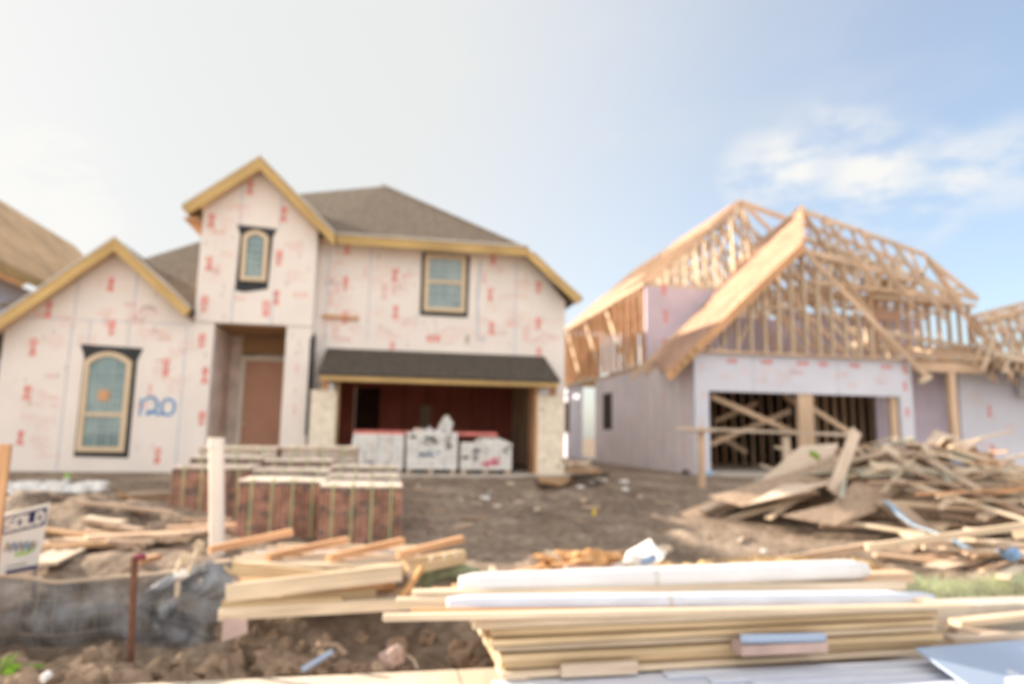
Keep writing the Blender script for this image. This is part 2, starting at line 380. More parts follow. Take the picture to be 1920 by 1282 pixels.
# tower front wall
tl = lambda x: (6.60 - .84 * (-2.93 - x)) if x < -2.93 else (6.60 - .96 * (x + 2.93))
b = MB()
b.prism([(-4.077, YW - .03, 3.14), (-1.63, YW - .03, 3.14), (-1.63, YW - .03, tl(-1.63)), (-2.93, YW - .03, tl(-2.93)), (-4.077, YW - .03, tl(-4.077))], (0, .17, 0), 'sheath')
seams(b, YW - .03, [(-3.33, 3.15, 3.9), (-3.3, 5.3, 6.2), (-2.45, 5.3, 6.05), (-2.5, 3.15, 3.9)], [])
for x_, z_ in [(-3.11,15.5,6.18)[::2], (-3.88,15.5,5.36)[::2], (-3.88,15.5,4.42)[::2], (-3.89,15.5,3.51)[::2], (-2.38,15.5,5.62)[::2], (-2.43,15.5,4.63)[::2], (-2.4,15.5,3.73)[::2], (-2.65,15.5,3.48)[::2]]:
    logo(b, x_, z_, YW - .03, 1.)
for _ in range(28):
    x_ = rnd.uniform(-3.95, -1.95); z_ = rnd.uniform(3.6, 6.0)
    if z_ < tl(x_) - .3 and not (-3.5 < x_ < -2.4 and 3.7 < z_ < 5.5): faint(b, x_, z_, YW - .03, rnd)
ghost(b, YW - .03, -3.9, -1.9, 3.5, 6, 6, rnd, lambda x, z: z < tl(x) - .35 and not (-3.5 < x < -2.4 and 3.7 < z < 5.5))
ticks(b, -4.0, -1.7, 3.2, 6., YW - .03, 34, rnd, lambda x: tl(x) - .2 if not (-3.4 < x < -2.4) else 0)
b.build('tower_wall', H1)
b = MB(); b.box(-1.78, -1.632, YW + .142, 15.99, 0, 5.35, 'sheath')
ticks(b, 0, 0, 0, 0, 0, 0, rnd); b.build('tower_side_wall', H1)
MB().box(-4.077, -3.93, YW + .142, 20, 3.14, 5.3, 'sheath').build('tower_side_wall', H1)
b = MB(); b.box(-2.17, -1.63, YW, YW + .14, -.05, 3.137, 'sheath').box(-2.17, -2.03, YW + .142, 15.9, -.05, 3.13, 'frame')
logo(b, -1.9, 2.2, YW, .6, m='pink'); logo(b, -1.92, 1.3, YW, .6, m='pink'); ticks(b, -2.1, -1.7, .3, 3, YW, 8, rnd)
b.build('entry_pier', H1)
MB().box(-1.629, -1.59, YW + .02, 15.98, .2, 3.0, 'black').box(-1.66, -1.6, YW - .01, YW + .018, .75, 2.9, 'black').build('flashing_strip', H1)
# entry recess
b = MB(); b.box(-3.82, -3.672, YW + .152, 17.35, 0, 3.1, 'recess'); b.build('recess_wall', H1)
yb_ = 17.36
MB().box(-3.82, -3.43, yb_, yb_ + .15, 0, 3.1, 'recess').box(-3.429, -2.3, yb_, yb_ + .15, 2.70, 3.1, 'osb').box(-2.36, -1.6, yb_, yb_ + .15, 0, 2.699, 'osb').build('recess_back_wall', H1)
MB().box(-3.67, -2.18, YW + .15, yb_, 3.13, 3.2, 'osb').build('porch_ceiling', H1)
D = tag(MB().box(-3.33, -2.44, yb_, yb_ + .05, .02, 2.53, 'door').build('door', H1))
MB().box(-3.43, -3.335, yb_ - .04, yb_ + .06, .02, 2.63, 'doorframe').box(-2.435, -2.36, yb_ - .04, yb_ + .06, .02, 2.63, 'doorframe').box(-3.334, -2.436, yb_ - .04, yb_ + .06, 2.535, 2.63, 'doorframe').build('door_frame', D)
MB().tube([(-3.25, yb_, 1.0), (-3.25, yb_ - .07, 1.0)], .03, 'drip').lump((-3.25, yb_ - .08, 1.0), (.04, .03, .04), 'drip', amp=0).build('handle', D)
# main wall (upper) with clipped gable outline
YM = 16.0
b = MB()
b.prism([(-1.63, YM, 2.6), (4.28, YM, 2.6), (4.28, YM, 4.12), (3.28, YM, 5.2), (-1.63, YM, 5.2)], (0, .15, 0), 'sheath')
b.box(-1.63, -1.12, YM, YM + .15, -.02, 2.599, 'sheath').box(3.62, 4.28, YM, YM + .15, -.02, 2.599, 'sheath')
b.box(-1.12, 3.62, YM + .02, YM + .15, 2.02, 2.599, 'frame')
seams(b, YM, [(-.45, 2.95, 5.15), (3.03, 2.7, 5.1), (-1.4, 2.7, 5.1), (.66, 3.4, 3.6)], [])
b.ribbon([(2.16, 5.0), (2.1, 4.1), (2.14, 3.1), (2.3, 3.08)], .06, YM - .0015, 'seam')
for p in [(-0.97,16,4.25), (-0.95,16,3.45), (0.15,16,4.5), (0.16,16,3.62), (0.13,16,2.76), (2.46,16,5.08), (2.42,16,4.18), (2.44,16,3.35), (3.61,16,4.42), (3.59,16,3.52), (3.63,16,2.77), (-0.98,16,5.09)]:
    logo(b, p[0], p[2], YM, .95)
p = (1.07,16,3.06); logo(b, p[0], p[2], YM, 1.0, horiz=True)
p = (1.89,16,3.06); logo(b, p[0], p[2], YM, .6, m='tick')
for _ in range(70):
    x_ = rnd.uniform(-1.45, 4.0); z_ = rnd.uniform(3.0, 5.1)
    if (x_ < 3.2 or z_ < 3.9) and not (.5 < x_ < 2.1 and z_ > 3.4): faint(b, x_, z_, YM, rnd)
ghost(b, YM, -1.4, 4.0, 2.9, 5.0, 15, rnd, lambda x, z: (x < 3.2 or z < 3.8) and not (.5 < x < 2.1 and z > 3.4))
ticks(b, -1.5, 4.2, 2.8, 5.1, YM, 70, rnd, lambda x: (5.1 if x < 3.3 else 4.0) if not (.6 < x < 2.0) else 3.4)
b.build('main_wall', H1)
MB().box(4.13, 4.279, YM + .152, 30, -.02, 4.1, 'sheath').build('main_side_wall', H1)
MB().box(-7.6, 4.2, 30.01, 30.15, -.02, 5.0, 'sheath').build('rear_wall', H1)
MB().beam((-1.47,15.97,3.47), (-0.66,15.97,3.45), .05, .09, 'orange').build('ledger_board', H1)
# roofs
def slab_poly(mb, pts, t, m): mb.prism(pts, (0, 0, -t), m); return mb
YR = 15.1
pk = (-5.66,15.1,4.76); rr = (-4.06,15.1,3.33); ls = (pk[2] - 3.02) / 2.0
ll = (-8.35, YR, pk[2] - .9 * (pk[0] + 8.35) * 1.0)
ll = (-8.35, YR, pk[2] - .9 * (8.35 + pk[0]))
b = MB(); bk = 20.5
b.prism([(pk[0], YR + .04, pk[2] + .03), (rr[0], YR + .04, rr[2] + .03), (rr[0], bk, rr[2] + .03), (pk[0], bk, pk[2] + .03)], (0, 0, -.05), 'shingle')
b.prism([(ll[0], YR + .04, ll[2] + .03), (pk[0] - .001, YR + .04, pk[2] + .03), (pk[0] - .001, bk, pk[2] + .03), (ll[0], bk, ll[2] + .03)], (0, 0, -.05), 'shingle')
WR = b.build('wing_roof', H1)
def rake(p0, p1, w, par, nm='rake_board', m='fascia', th=.045, ext=0):
    d = (Vector(p1) - Vector(p0)).normalized(); n = Vector((-d.z, 0, d.x)); n = -n if n.z > 0 else n
    p0 = Vector(p0); p1 = Vector(p1)
    MB().prism([p0, p1, p1 + n * w if ext == 0 else p1 + Vector((0, 0, -w * 1.2)), p0 + Vector((0, 0, -w * 1.35))], (0, th, 0), m).build(nm, par)
rake(pk, ll, .19, WR, th=.05); rake(pk, rr, .19, WR, th=.051)
def drip(p0, p1, par):
    o = Vector((0, -.012, .0)); MB().beam(Vector(p0) + o + Vector((0, 0, .035)), Vector(p1) + o + Vector((0, 0, .035)), .03, .03, 'drip').build('drip_edge', par)
drip(pk, ll, WR); drip(pk, rr, WR)
# soffit under wing rakes
MB().prism([(pk[0], YR + .06, pk[2] - .16), (rr[0], YR + .06, rr[2] - .14), (rr[0], YW - .01, rr[2] - .14), (pk[0], YW - .01, pk[2] - .16)], (0, 0, -.02), 'frame').prism([(ll[0], YR + .06, ll[2] - .14), (pk[0] - .002, YR + .06, pk[2] - .16), (pk[0] - .002, YW - .01, pk[2] - .16), (ll[0], YW - .01, ll[2] - .14)], (0, 0, -.02), 'frame').build('soffit', WR)
# tower roof
tp = (-2.9,15.1,6.79); tL = (-4.42,15.1,5.54); tR = (-1.22,15.1,5.15)
b = MB()
b.prism([(tp[0], YR + .04, tp[2] + .03), (tR[0], YR + .04, tR[2] + .03), (tR[0], 19, tR[2] + .03), (tp[0], 19, tp[2] + .03)], (0, 0, -.05), 'shingle')
b.prism([(tL[0], YR + .04, tL[2] + .03), (tp[0] - .001, YR + .04, tp[2] + .03), (tp[0] - .001, 20, tp[2] + .03), (tL[0], 20, tL[2] + .03)], (0, 0, -.05), 'shingle')
TR = b.build('tower_roof', H1)
rake(tp, tL, .2, TR, th=.05); rake(tp, tR, .2, TR, th=.051, ext=1); drip(tp, tL, TR); drip(tp, tR, TR)
MB().prism([(tL[0] + .04, YR + .06, tL[2] - .2), (-4.08, YR + .06, tL[2] - .2 + .0), (-4.08, 19.9, tL[2] - .2), (tL[0] + .04, 19.9, tL[2] - .2)], (0, 0, -.03), 'orange').prism([(tp[0], YR + .06, tp[2] - .2), (-1.6, YR + .06, 5.26), (-1.6, YW - .04, 5.26), (tp[0], YW - .04, tp[2] - .2)], (0, 0, -.02), 'frame').prism([(-4.08, YR + .06, tl(-4.08) - .02), (tp[0] - .002, YR + .06, tp[2] - .2), (tp[0] - .002, YW - .04, tp[2] - .2), (-4.08, YW - .04, tl(-4.08) - .02)], (0, 0, -.02), 'frame').build('soffit', TR)
# main roof
e0 = (-1.26,15.6,5.3); e1 = (3.22,15.6,5.28); e2 = (4.58,15.6,4.18); AP = (-.28, 20.1, 8.2)
e0 = (-1.63, 15.6, e1[2])
b = MB()
b.prism([e0, e1, AP, (-2.9, 18.7, 7.2)], (0, 0, -.06), 'shingle')
b.prism([(e1[0] + .002, e1[1], e1[2]), e2, (e2[0], 30.2, e2[2]), (AP[0] + .002, 30.2, AP[2]), AP], (0, 0, -.06), 'shingle')
b.prism([AP, (AP[0], 30.2, AP[2]), (-5.6, 30.2, 3.9), (-5.6, 20.2, 3.9), (-4.0, 18.2, 5.3)], (0, 0, -.06), 'shingle')
MR = b.build('main_roof', H1)
MB().beam((e0[0] + .42, 15.56, e0[2] - .10), (e1[0], 15.56, e1[2] - .10), .05, .2, 'fascia').build('fascia', MR)
d = Vector((e2[0] - e1[0], 0, e2[2] - e1[2])); 
MB().prism([Vector(e1) + Vector((.0, -.03, .0)), Vector(e2) + Vector((0, -.03, 0)), Vector(e2) + Vector((-.1, -.03, -.2)), Vector(e1) + Vector((0, -.03, -.2))], (0, .05, 0), 'fascia').build('rake_board', MR)
drip((e0[0] + .42, 15.53, e0[2]), (e1[0], 15.53, e1[2]), MR)
MB().box(-1.6, 3.4, 15.59, 15.99, 5.18, 5.199, 'frame').prism([(3.41, 15.59, 5.19), (4.62, 15.59, 4.13), (4.62, 15.99, 4.13), (3.41, 15.99, 5.19)], (0, 0, -.02), 'frame').build('soffit', MR)
MB().beam((AP[0], AP[1] - .02, AP[2] + .03), (e1[0], e1[1] + .05, e1[2] + .03), .2, .03, 'shingle').build('hip_cap', MR)
# lower roof behind wing
pz = lambda y: 3.3 + .7 * (y - 15.9)
MB().prism([(-8.2, 16.02, pz(16.02)), (-4.08, 16.02, pz(16.02)), (-4.08, 21.1, pz(21.1)), (-4.3, 21.1, pz(21.1))], (0, 0, -.06), 'shingle').build('lower_roof', H1)
# garage skirt roof
f0 = (-1.36,14.9,2.07); f1 = (3.84,14.9,2.07)
b = MB(); b.prism([(f0[0] - .04, 14.86, f0[2]), (f1[0] + .04, 14.86, f1[2]), (f1[0] - .08, 15.99, 2.74), (f0[0] + .03, 15.99, 2.74)], (0, 0, -.05), 'shingle_dark')
b.prism([(f1[0] + .045, 14.9, f1[2] - .01), (f1[0] + .045, 15.99, f1[2] - .01), (f1[0] - .078, 15.99, 2.73)], (-.02, 0, 0), 'shingle_dark')
SR = b.build('garage_roof', H1)
MB().box(f0[0], f1[0], 14.88, 14.93, f0[2] - .15, f0[2] - .055, 'fascia').build('fascia', SR)
MB().box(f0[0] + .02, f1[0] - .02, 14.935, 15.99, f0[2] - .1, f0[2] - .08, 'osb').build('soffit', SR)
# piers
for x0, x1, px in ((-1.55, -1.02, -1.27), (3.44, 4.06, 3.83)):
    b = MB(); g = 8
    b.box(x0, x1, 15.2, 15.72, -.05, 1.73, 'pier')
    for _ in range(5):
        x_ = rnd.uniform(x0 + .03, x1 - .08); z_ = rnd.uniform(.1, 1.65)
        b.ribbon([(x_, z_), (x_ + rnd.uniform(.03, .09), z_ + rnd.uniform(-.04, .05))], rnd.uniform(.02, .05), 15.2 - .002, 'tick')
    P1 = b.build('pier', H1)
    MB().box(px - .07, px + .07, 15.3, 15.44, 1.732, f0[2] - .101, 'orange').build('post', P1)
    MB().box(x1 - .18 if px < 0 else x0 + .02, x1 - .05 if px < 0 else x0 + .16, 15.24, 15.4, 1.732, 1.9, 'white').build('trim_block', P1)
MB().box(3.38, 3.439, 15.22, 15.9, -.02, 1.95, 'orange').build('garage_jamb', H1)
MB().box(-1.019, -.98, 15.3, 15.9, -.02, 1.95, 'yellow').build('garage_jamb', H1)
# garage interior
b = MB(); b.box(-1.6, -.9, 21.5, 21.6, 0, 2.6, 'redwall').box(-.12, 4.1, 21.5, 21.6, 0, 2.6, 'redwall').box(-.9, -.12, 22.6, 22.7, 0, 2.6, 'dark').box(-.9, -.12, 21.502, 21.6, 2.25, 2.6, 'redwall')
for x_ in [.6, 1.3, 2.0, 2.7, 3.4]: b.box(x_, x_ + .015, 21.494, 21.5, 0.01, 2.5, 'dark')
b.build('garage_back_wall', H1)
MB().box(-1.6, -1.5, 16.16, 21.49, 0, 2.6, 'redwall').build('garage_side_wall', H1)
b = MB()
for k in range(13): b.box(4.0, 4.12, 16.3 + k * .42, 16.34 + k * .42, 0, 2.5, 'frame')
b.build('stud_wall', H1)
b = MB(); b.box(-1.6, 4.12, 16.16, 22.7, 2.62, 2.66, 'osb')
for k in range(14): b.box(-1.5, 4.0, 16.3 + k * .4, 16.34 + k * .4, 2.42, 2.619, 'frame')
b.build('garage_ceiling', H1)
def person_door(): pass
# windows
def archloop(x0, x1, z0, z1, rise, n=8):
    pts = [(x0, z0), (x1, z0)]
    for i in range(n + 1):
        a = i / n; pts.append((x1 + (x0 - x1) * a, z1 - rise + rise * math.sin(math.pi * a) ** .8 if rise else z1))
    return pts
def window(y, x0, x1, z0, z1, rise, bars_v, bars_h, mids, par, fl, fr=.1):
    yb = y - .005
    w = MB(); lo = archloop(x0, x1, z0, z1, rise); li = archloop(x0 + fr, x1 - fr, z0 + fr, z1 - fr, rise * .8)
    w.ring(lo, li, yb - .075, yb - .01, 'winframe')
    for mz in mids: w.box(x0 + fr, x1 - fr, yb - .06, yb - .012, mz - .04, mz + .04, 'winframe')
    W_ = w.build('window', par)
    g = MB(); g.face([(p[0], yb - .025, p[1]) for p in li], 'glass'); g.build('pane', W_)
    g = MB()
    for k in range(1, bars_v + 1):
        x = x0 + fr + (x1 - x0 - 2 * fr) * k / (bars_v + 1); g.box(x - .008, x + .008, yb - .036, yb - .028, z0 + fr, z1 - fr - rise * .4 * (abs(k - (bars_v + 1) / 2) > .6), 'muntin')
    for k in range(1, bars_h + 1):
        z = z0 + fr + (z1 - z0 - 2 * fr) * k / (bars_h + 1)
        if all(abs(z - q) > .06 for q in mids): g.box(x0 + fr, x1 - fr, yb - .0355, yb - .0285, z - .008, z + .008, 'muntin')
    g.build('muntins', W_)
    f = MB(); f.prism([(a, y - .008, c) for a, c in fl], (0, .006, 0), 'black'); f.build('flashing', W_)
    return W_
W1 = window(YW, -6.12, -5.22, .36, 2.42, .2, 2, 5, [1.12], H1, [(-6.17, .26), (-5.14, .24), (-5.14, 2.25), (-5.04, 2.52), (-6.26, 2.56), (-6.16, 2.3)])
MB().box(-5.82, -5.6, YW - .05, YW - .042, 1.40, 1.62, 'orange').build('sticker', W1)
window(YW - .03, -3.2, -2.66, 4.08, 5.22, .14, 2, 5, [], H1, [(-3.3, 3.86), (-3.1, 3.83), (-2.62, 3.93), (-2.58, 5.1), (-2.5, 5.3), (-3.35, 5.34), (-3.27, 5.1)], fr=.09)
W3 = window(YM, .82, 1.80, 3.7, 5.08, 0, 2, 5, [4.42], H1, [(.74, 3.6), (1.88, 3.6), (1.9, 5.12), (.74, 5.14)])

# ------------------------------------------------------------ HOUSE 2 (open framing)
H2 = thing('framed_house', (10.5, 15.7, 0), 'unfinished house with open timber roof framing above sheathed garage walls', 'house')
YG = 15.9
MB().box(7.72, 18.9, 16.06, 30, -.2, .0, 'concrete').box(7.98, 13.44, 15.4, 16.055, -.2, -.01, 'concrete').build('slab', H2)
b = MB()
b.box(7.6, 7.98, YG, YG + .15, -.05, 3.14, 'sheath_cool').box(13.43, 13.8, YG, YG + .15, -.05, 3.14, 'sheath_cool').box(7.981, 13.429, YG + .002, YG + .15, 2.02, 2.98, 'sheath_cool')
for px in (1373, 1437, 1498, 1538, 1598, 1656):
    q = (8.63,15.9,2.61); x_ = q[0] + (px - 1373) * .0157; logo(b, x_, 2.80 , YG, .85, horiz=True)
for z_ in (2.75, 2.3, 1.6): logo(b, 13.6, z_, YG, .8)
for z_ in (2.6, 1.9, 1.2): logo(b, 7.8, z_, YG, .5, m='pink')
for _ in range(12): faint(b, rnd.uniform(8.2, 13.2), rnd.uniform(2.3, 2.7), YG, rnd)
seams(b, YG, [(9.2, 2.03, 2.95), (11.6, 2.03, 2.95)], [])
b.build('garage_front_wall', H2)
b = MB(); b.box(7.6, 7.75, YG + .152, 22.2, -.05, 2.88, 'sheath_side').box(7.6, 7.75, 23.2, 24.1, -.05, 2.88, 'sheath_side').box(7.6, 7.75, 22.2, 23.2, -.05, 1.1, 'sheath_side').box(7.6, 7.75, 22.2, 23.2, 2.35, 2.88, 'sheath_side')
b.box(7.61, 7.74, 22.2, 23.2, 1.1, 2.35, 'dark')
for k in range(12):
    y_ = 16.6 + k * .62
    if not 22 < y_ < 23.4: b.box(7.594, 7.6, y_, y_ + .03, .0, 2.86, 'seam')
for (y_, z_) in ((16.6, 2.3), (16.6, 1.4), (16.6, .6), (17.8, 1.9), (17.8, .9), (19.0, 1.7), (19.2, .7), (20.6, 1.4)):
    for k in range(3): b.box(7.593, 7.599, y_ - .08, y_ + .08, z_ + k * .12 - .15, z_ + k * .12 - .1, 'pink')
b.build('garage_side_wall', H2)
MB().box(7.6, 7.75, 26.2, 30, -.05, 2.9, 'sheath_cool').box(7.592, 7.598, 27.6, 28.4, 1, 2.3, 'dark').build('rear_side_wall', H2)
b = MB(); b.box(7.75, 9.5, 24.1, 24.25, -.05, 2.88, 'sheath_purple'); b.build('side_return_wall', H2)
MB().box(7.5, 7.78, 24.1, 30, 2.92, 3.05, 'pale').box(7.58, 7.76, 16.06, 24.09, 2.885, 2.98, 'frame').build('rim_board', H2)
# interior
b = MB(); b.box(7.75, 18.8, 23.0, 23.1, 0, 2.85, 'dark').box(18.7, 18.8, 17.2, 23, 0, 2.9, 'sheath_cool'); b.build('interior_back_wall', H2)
for k in range(18): MB().box(8.1 + k * .33, 8.14 + k * .33, 20.4, 20.54, 0, 2.8, 'orange' if k < 9 else 'frame').build('stud', H2)  # sun shining through is put into the orange of the left studs
for k in range(7): MB().box(12.4 + k * .3, 12.44 + k * .3, 18.0, 18.14, 0, 2.8, 'frame').build('stud', H2)
b = MB(); b.box(7.78, 18.6, 16.1, 22.98, 3.05, 3.09, 'osb')
b.build('floor_deck', H2)
for k in range(14): MB().box(8.0 + k * .42, 8.04 + k * .42, 16.07, 22.9, 2.85, 3.045, 'frame').build('joist', H2)
def bm(p0, p1, w, h, m, nm, par=None, up=None): return MB().beam(p0, p1, w, h, m, up).build(nm, H2 if par is None else par)
MB().box(10.48, 10.9, 15.95, 16.1, 0, 2.018, 'frame').build('centre_post', H2)
for a, c in (((8.23,16.3,1.92), (10.72,16.5,1.02)), ((8.66,17.2,0.7), (10.91,17,1.63)), ((11.09,16.3,1.68), (12.36,16.5,1.04)), ((9.7,19,1.35), (11.1,19,1.94)), ((9.77,19,0.96), (10.7,19,0.45)), ((11.37,18,2.13), (11.83,18,1.84))):
    bm(a, c, .05, .13, 'frame', 'brace')
MB().box(7.99, 8.03, 16.0, 16.1, 0, 2.0, 'frame').build('jack_stud', H2)
MB().box(13.2, 13.38, 15.98, 16.1, 0, 2.018, 'frame').build('jack_stud', H2)
# garage gable studs + rafters
gt = lambda x: 5.85 - .93 * abs(x - 10.54)
x_ = 7.95
while x_ < 13.6:
    MB().box(x_, x_ + .045, 15.75, 15.88, 2.99, max(3.05, gt(x_ + .02) - .1), 'pale').build('stud', H2); x_ += .385
MB().box(7.65, 13.75, 15.74, 15.885, 2.982, 3.03, 'frame').build('bottom_plate', H2)
MB().box(9.5, 10.6, 15.73, 15.748, 4.15, 4.22, 'grey').build('blocking', H2)
for yy in (15.68, 16.7, 17.7, 18.7):
    t = MB()
    t.beam((10.54, yy, 5.84), (14.15, yy, 5.84 - .93 * 3.61), .045, .14, 'frame')
    t.beam((10.54, yy, 5.84), (7.0, yy, 5.84 - .93 * 3.54), .045, .14, 'frame')
    if yy > 16:
        t.beam((8.2, yy + .05, 3.15), (9.6, yy + .05, gt(9.6) - .1), .04, .09, 'pale').beam((12.9, yy + .05, 3.15), (11.5, yy + .05, gt(11.5) - .1), .04, .09, 'pale').beam((9.2, yy + .05, 3.15), (10.5, yy + .05, 5.7), .04, .09, 'pale').beam((11.8, yy + .05, 3.15), (10.6, yy + .05, 5.7), .04, .09, 'frame')
    t.build('roof_truss', H2)
# left roof decking of the garage (board sheathing) rising to the upper apex
PG = lambda x: 3.02 + .93 * (x - 7.49) + .09
dk = [(6.72, 15.55), (10.56, 15.62), (13.2, 19.5), (11.9, 21.0), (10.3, 19.3), (7.3, 17.75)]
b = MB(); b.prism([(x, y, PG(x)) for x, y in dk], (0, 0, -.04), 'deck')
GD = b.build('roof_decking', H2)
b = MB()
for k in range(11):
    x_ = 7.0 + k * .36; b.box(x_, x_ + .02, 15.55, 15.6, PG(x_) - .0, PG(x_) + .012, 'frame')
b.build('batten', GD)
bm((6.72, 15.52, PG(6.72) - .12), (10.56, 15.52, PG(10.56) - .12), .04, .2, 'orange', 'barge_board', GD)
bm((10.6, 15.62, PG(10.6) - .05), (13.25, 19.5, PG(13.25) - .05), .05, .16, 'orange', 'barge_board', GD)
bm((13.2, 19.5, PG(13.2) + .05), (11.4, 19.9, PG(11.4) + .03), .2, .05, 'pale', 'edge_board', GD)
for k in range(4): bm((6.9 + k * .18, 15.3, PG(6.9 + k * .18) - .1), (7.1 + k * .2, 16.0, PG(7.1 + k * .2) - .12), .05, .1, 'yellow', 'rafter_tail', GD)
# upper storey left
b = MB(); b.box(7.7, 10.6, 19.3, 19.42, 3.1, 5.42, 'sheath_purple').box(10.61, 12.9, 19.32, 19.42, 3.1, 4.6, 'sheath_purple')
for z_ in (5.3, 4.5, 3.6): logo(b, (8.31,19.3,4.39)[0], z_, 19.3, 1.1)
ticks(b, 8, 10.3, 3.3, 5.2, 19.3, 14, rnd); b.build('upper_front_wall', H2)
y_ = 19.5
while y_ < 29.8:
    MB().box(7.62, 7.76, y_, y_ + .05, 3.09, 5.4, 'orange').build('stud', H2); y_ += .62  # warm low sunlight is put into the orange stud colour
for k in range(10): MB().box(9.6, 9.72, 19.9 + k * .95, 19.96 + k * .95, 3.09, 5.4, 'pale').build('stud', H2)
for k in range(3): bm((7.66, 21 + k * 2.6, 3.1), (7.66, 23 + k * 2.6, 5.3), .04, .12, 'pale', 'brace')
MB().box(7.6, 7.78, 19.3, 29.9, 5.43, 5.52, 'frame').box(9.6, 9.75, 19.5, 29.9, 5.41, 5.5, 'frame').box(7.79, 9.59, 29.8, 29.9, 3.09, 5.42, 'osb').build('top_plate', H2)
U = lambda x: 5.4 + .9 * (x - 7.7)
UR = lambda x: 8.55 - .9 * (x - 11.2)
for k in range(14):
    yy = 19.75 + k * .72
    t = MB()
    t.beam((7.5, yy, U(7.5)), (11.2, yy, U(11.2)), .045, .13, 'frame').beam((11.2, yy, 8.55), (15.0, yy, UR(15.0)), .045, .13, 'frame').beam((7.7, yy, 5.58), (14.7, yy, 5.58), .045, .12, 'pale')
    for (xa, xb) in ((8.6, 8.6), (8.6, 9.9), (9.9, 9.9), (9.9, 11.2), (11.2, 11.2)):
        t.beam((xa, yy + .05, 5.6), (xb, yy + .05, U(xb) - .08), .04, .09, 'pale')
    for (xa, xb) in ((12.5, 11.2), (12.5, 12.5), (13.8, 12.5), (13.8, 13.8)):
        t.beam((xa, yy + .05, 5.6), (xb, yy + .05, UR(xb) - .08), .04, .09, 'pale')
    t.build('roof_truss', H2)
b = MB(); b.prism([(7.6, 22.4, U(7.6) + .1), (8.9, 22.2, U(8.9) + .1), (9.6, 25.8, U(9.6) + .1), (9.6, 29.8, U(9.6) + .1), (7.6, 29.8, U(7.6) + .1)], (0, 0, -.04), 'deck').prism([(10.2, 20.0, U(10.2) + .1), (11.2, 20.0, U(11.2) + .1), (11.2, 25.0, U(11.2) + .1), (10.2, 24.0, U(10.2) + .1)], (0, 0, -.04), 'deck')
b.build('roof_decking', H2)
# front hip jacks between wall and ridge, plus lattice
for k in range(7):
    x_ = 8.2 + k * .62
    bm((x_, 19.35, 5.5), (min(x_ + .1, 11.2), 19.7, min(U(x_), UR(x_)) - .05), .045, .1, 'pale', 'gable_stud')
# long sloping ridge to the right of the upper peak
bm((11.2, 19.85, 8.55), (12.28,19.6,8.13), .05, .16, 'frame', 'hip_rafter'); bm((12.28,19.6,8.13), (13.2,19.6,7.88), .05, .16, 'frame', 'hip_rafter')
# big right roof frame
A_ = (12.6,18.6,8.01)
for k, (yy, dz, s) in enumerate(((18.0, 0, 1), (18.7, -.12, 1), (19.4, -.3, 1), (20.1, -.5, 1))):
    p0 = (12.14 + k * .3, yy, 7.74 + dz); p1 = (16.31, yy, 6.64 + dz); p2 = (18.2, yy, 5.3 + dz * .5)
    t = MB(); t.beam(p0, p1, .05, .14, 'frame').beam(p1, p2, .05, .14, 'frame')
    t.beam((12.4, yy, 5.5), (18.0, yy, 5.1), .045, .12, 'frame').beam((12.3, yy + .06, 6.9 + dz), (16.9, yy + .06, 5.7 + dz), .045, .11, 'pale')
    tz = lambda x: (7.74 - (x - 12.14) * .264 if x < 16.31 else 6.64 - (x - 16.31) * .709) + dz
    for q in range(5):
        xa = 12.8 + q * 1.0; t.beam((xa, yy + .05, 5.5 - (xa - 12.4) * .07), (xa + .75, yy + .05, tz(xa + .75) - .06), .04, .09, 'greyl'); t.beam((xa + .9, yy + .05, 5.4 - (xa - 12.4) * .07), (xa + .1, yy + .05, tz(xa + .1) - .06), .04, .09, 'frame')
    t.build('roof_truss', H2)
for px in range(1530, 1760, 27):
    q0 = (12.19,17.4,6.32); q1 = (12.15,17.4,5.44); dx = (px - 1530) * .0145; e = (px - 1530) * -.0012
    MB().box(q0[0] + dx, q0[0] + dx + .11, 17.4, 17.45, q1[2] + e, q0[2] + e, 'pale').build('gable_stud', H2)
bm((12.5,18.4,7.83), (13.66,15.9,2.64), .05, .14, 'frame', 'valley_rafter')
bm((11.78,17.3,6.26), (17.42,17.3,5.15), .05, .14, 'frame', 'purlin'); bm((11.91,17.3,5.35), (16.85,17.3,5.12), .05, .12, 'frame', 'purlin')
for a, c in (((1560, 410), (1660, 560)), ((1620, 430), (1730, 600)), ((1680, 455), (1790, 620)), ((1735, 480), (1830, 640))):
    pass
bm((12.79,17.8,7.49), (13.58,16.6,5.04), .05, .12, 'frame', 'jack_rafter'); bm((13.95,17.8,7.21), (14.65,16.6,4.56), .05, .12, 'frame', 'jack_rafter')
bm((15.12,17.8,6.87), (15.68,16.6,4.3), .05, .12, 'greyl', 'jack_rafter'); bm((16.21,17.8,6.52), (16.72,16.6,3.88), .05, .12, 'frame', 'jack_rafter')
# upper right wall
b = MB(); b.box(13.0, 18.3, 20.4, 20.5, 3.1, 5.1, 'sheath_purple'); b.build('upper_right_wall', H2)
for k in range(13): MB().box(13.6 + k * .37, 13.65 + k * .37, 18.2, 18.33, 3.1, 5.1, 'pale' if k % 3 else 'frame').build('stud', H2)
MB().box(13.2, 18.3, 18.18, 18.34, 5.105, 5.2, 'frame').build('top_plate', H2)
a = (14.1,17.6,5.65); c = (15.06,17.6,4.43)
MB().box(a[0], c[0], 17.6, 17.68, a[2] - .45, a[2], 'osb').box(a[0], c[0], 17.6, 17.66, c[2], c[2] + .3, 'deck').box(a[0], c[0], 17.5, 17.6, a[2] - .62, a[2] - .5, 'pale').box(a[0] - .06, a[0], 17.58, 17.7, c[2] - .4, a[2] + .1, 'frame').build('framed_opening', H2)
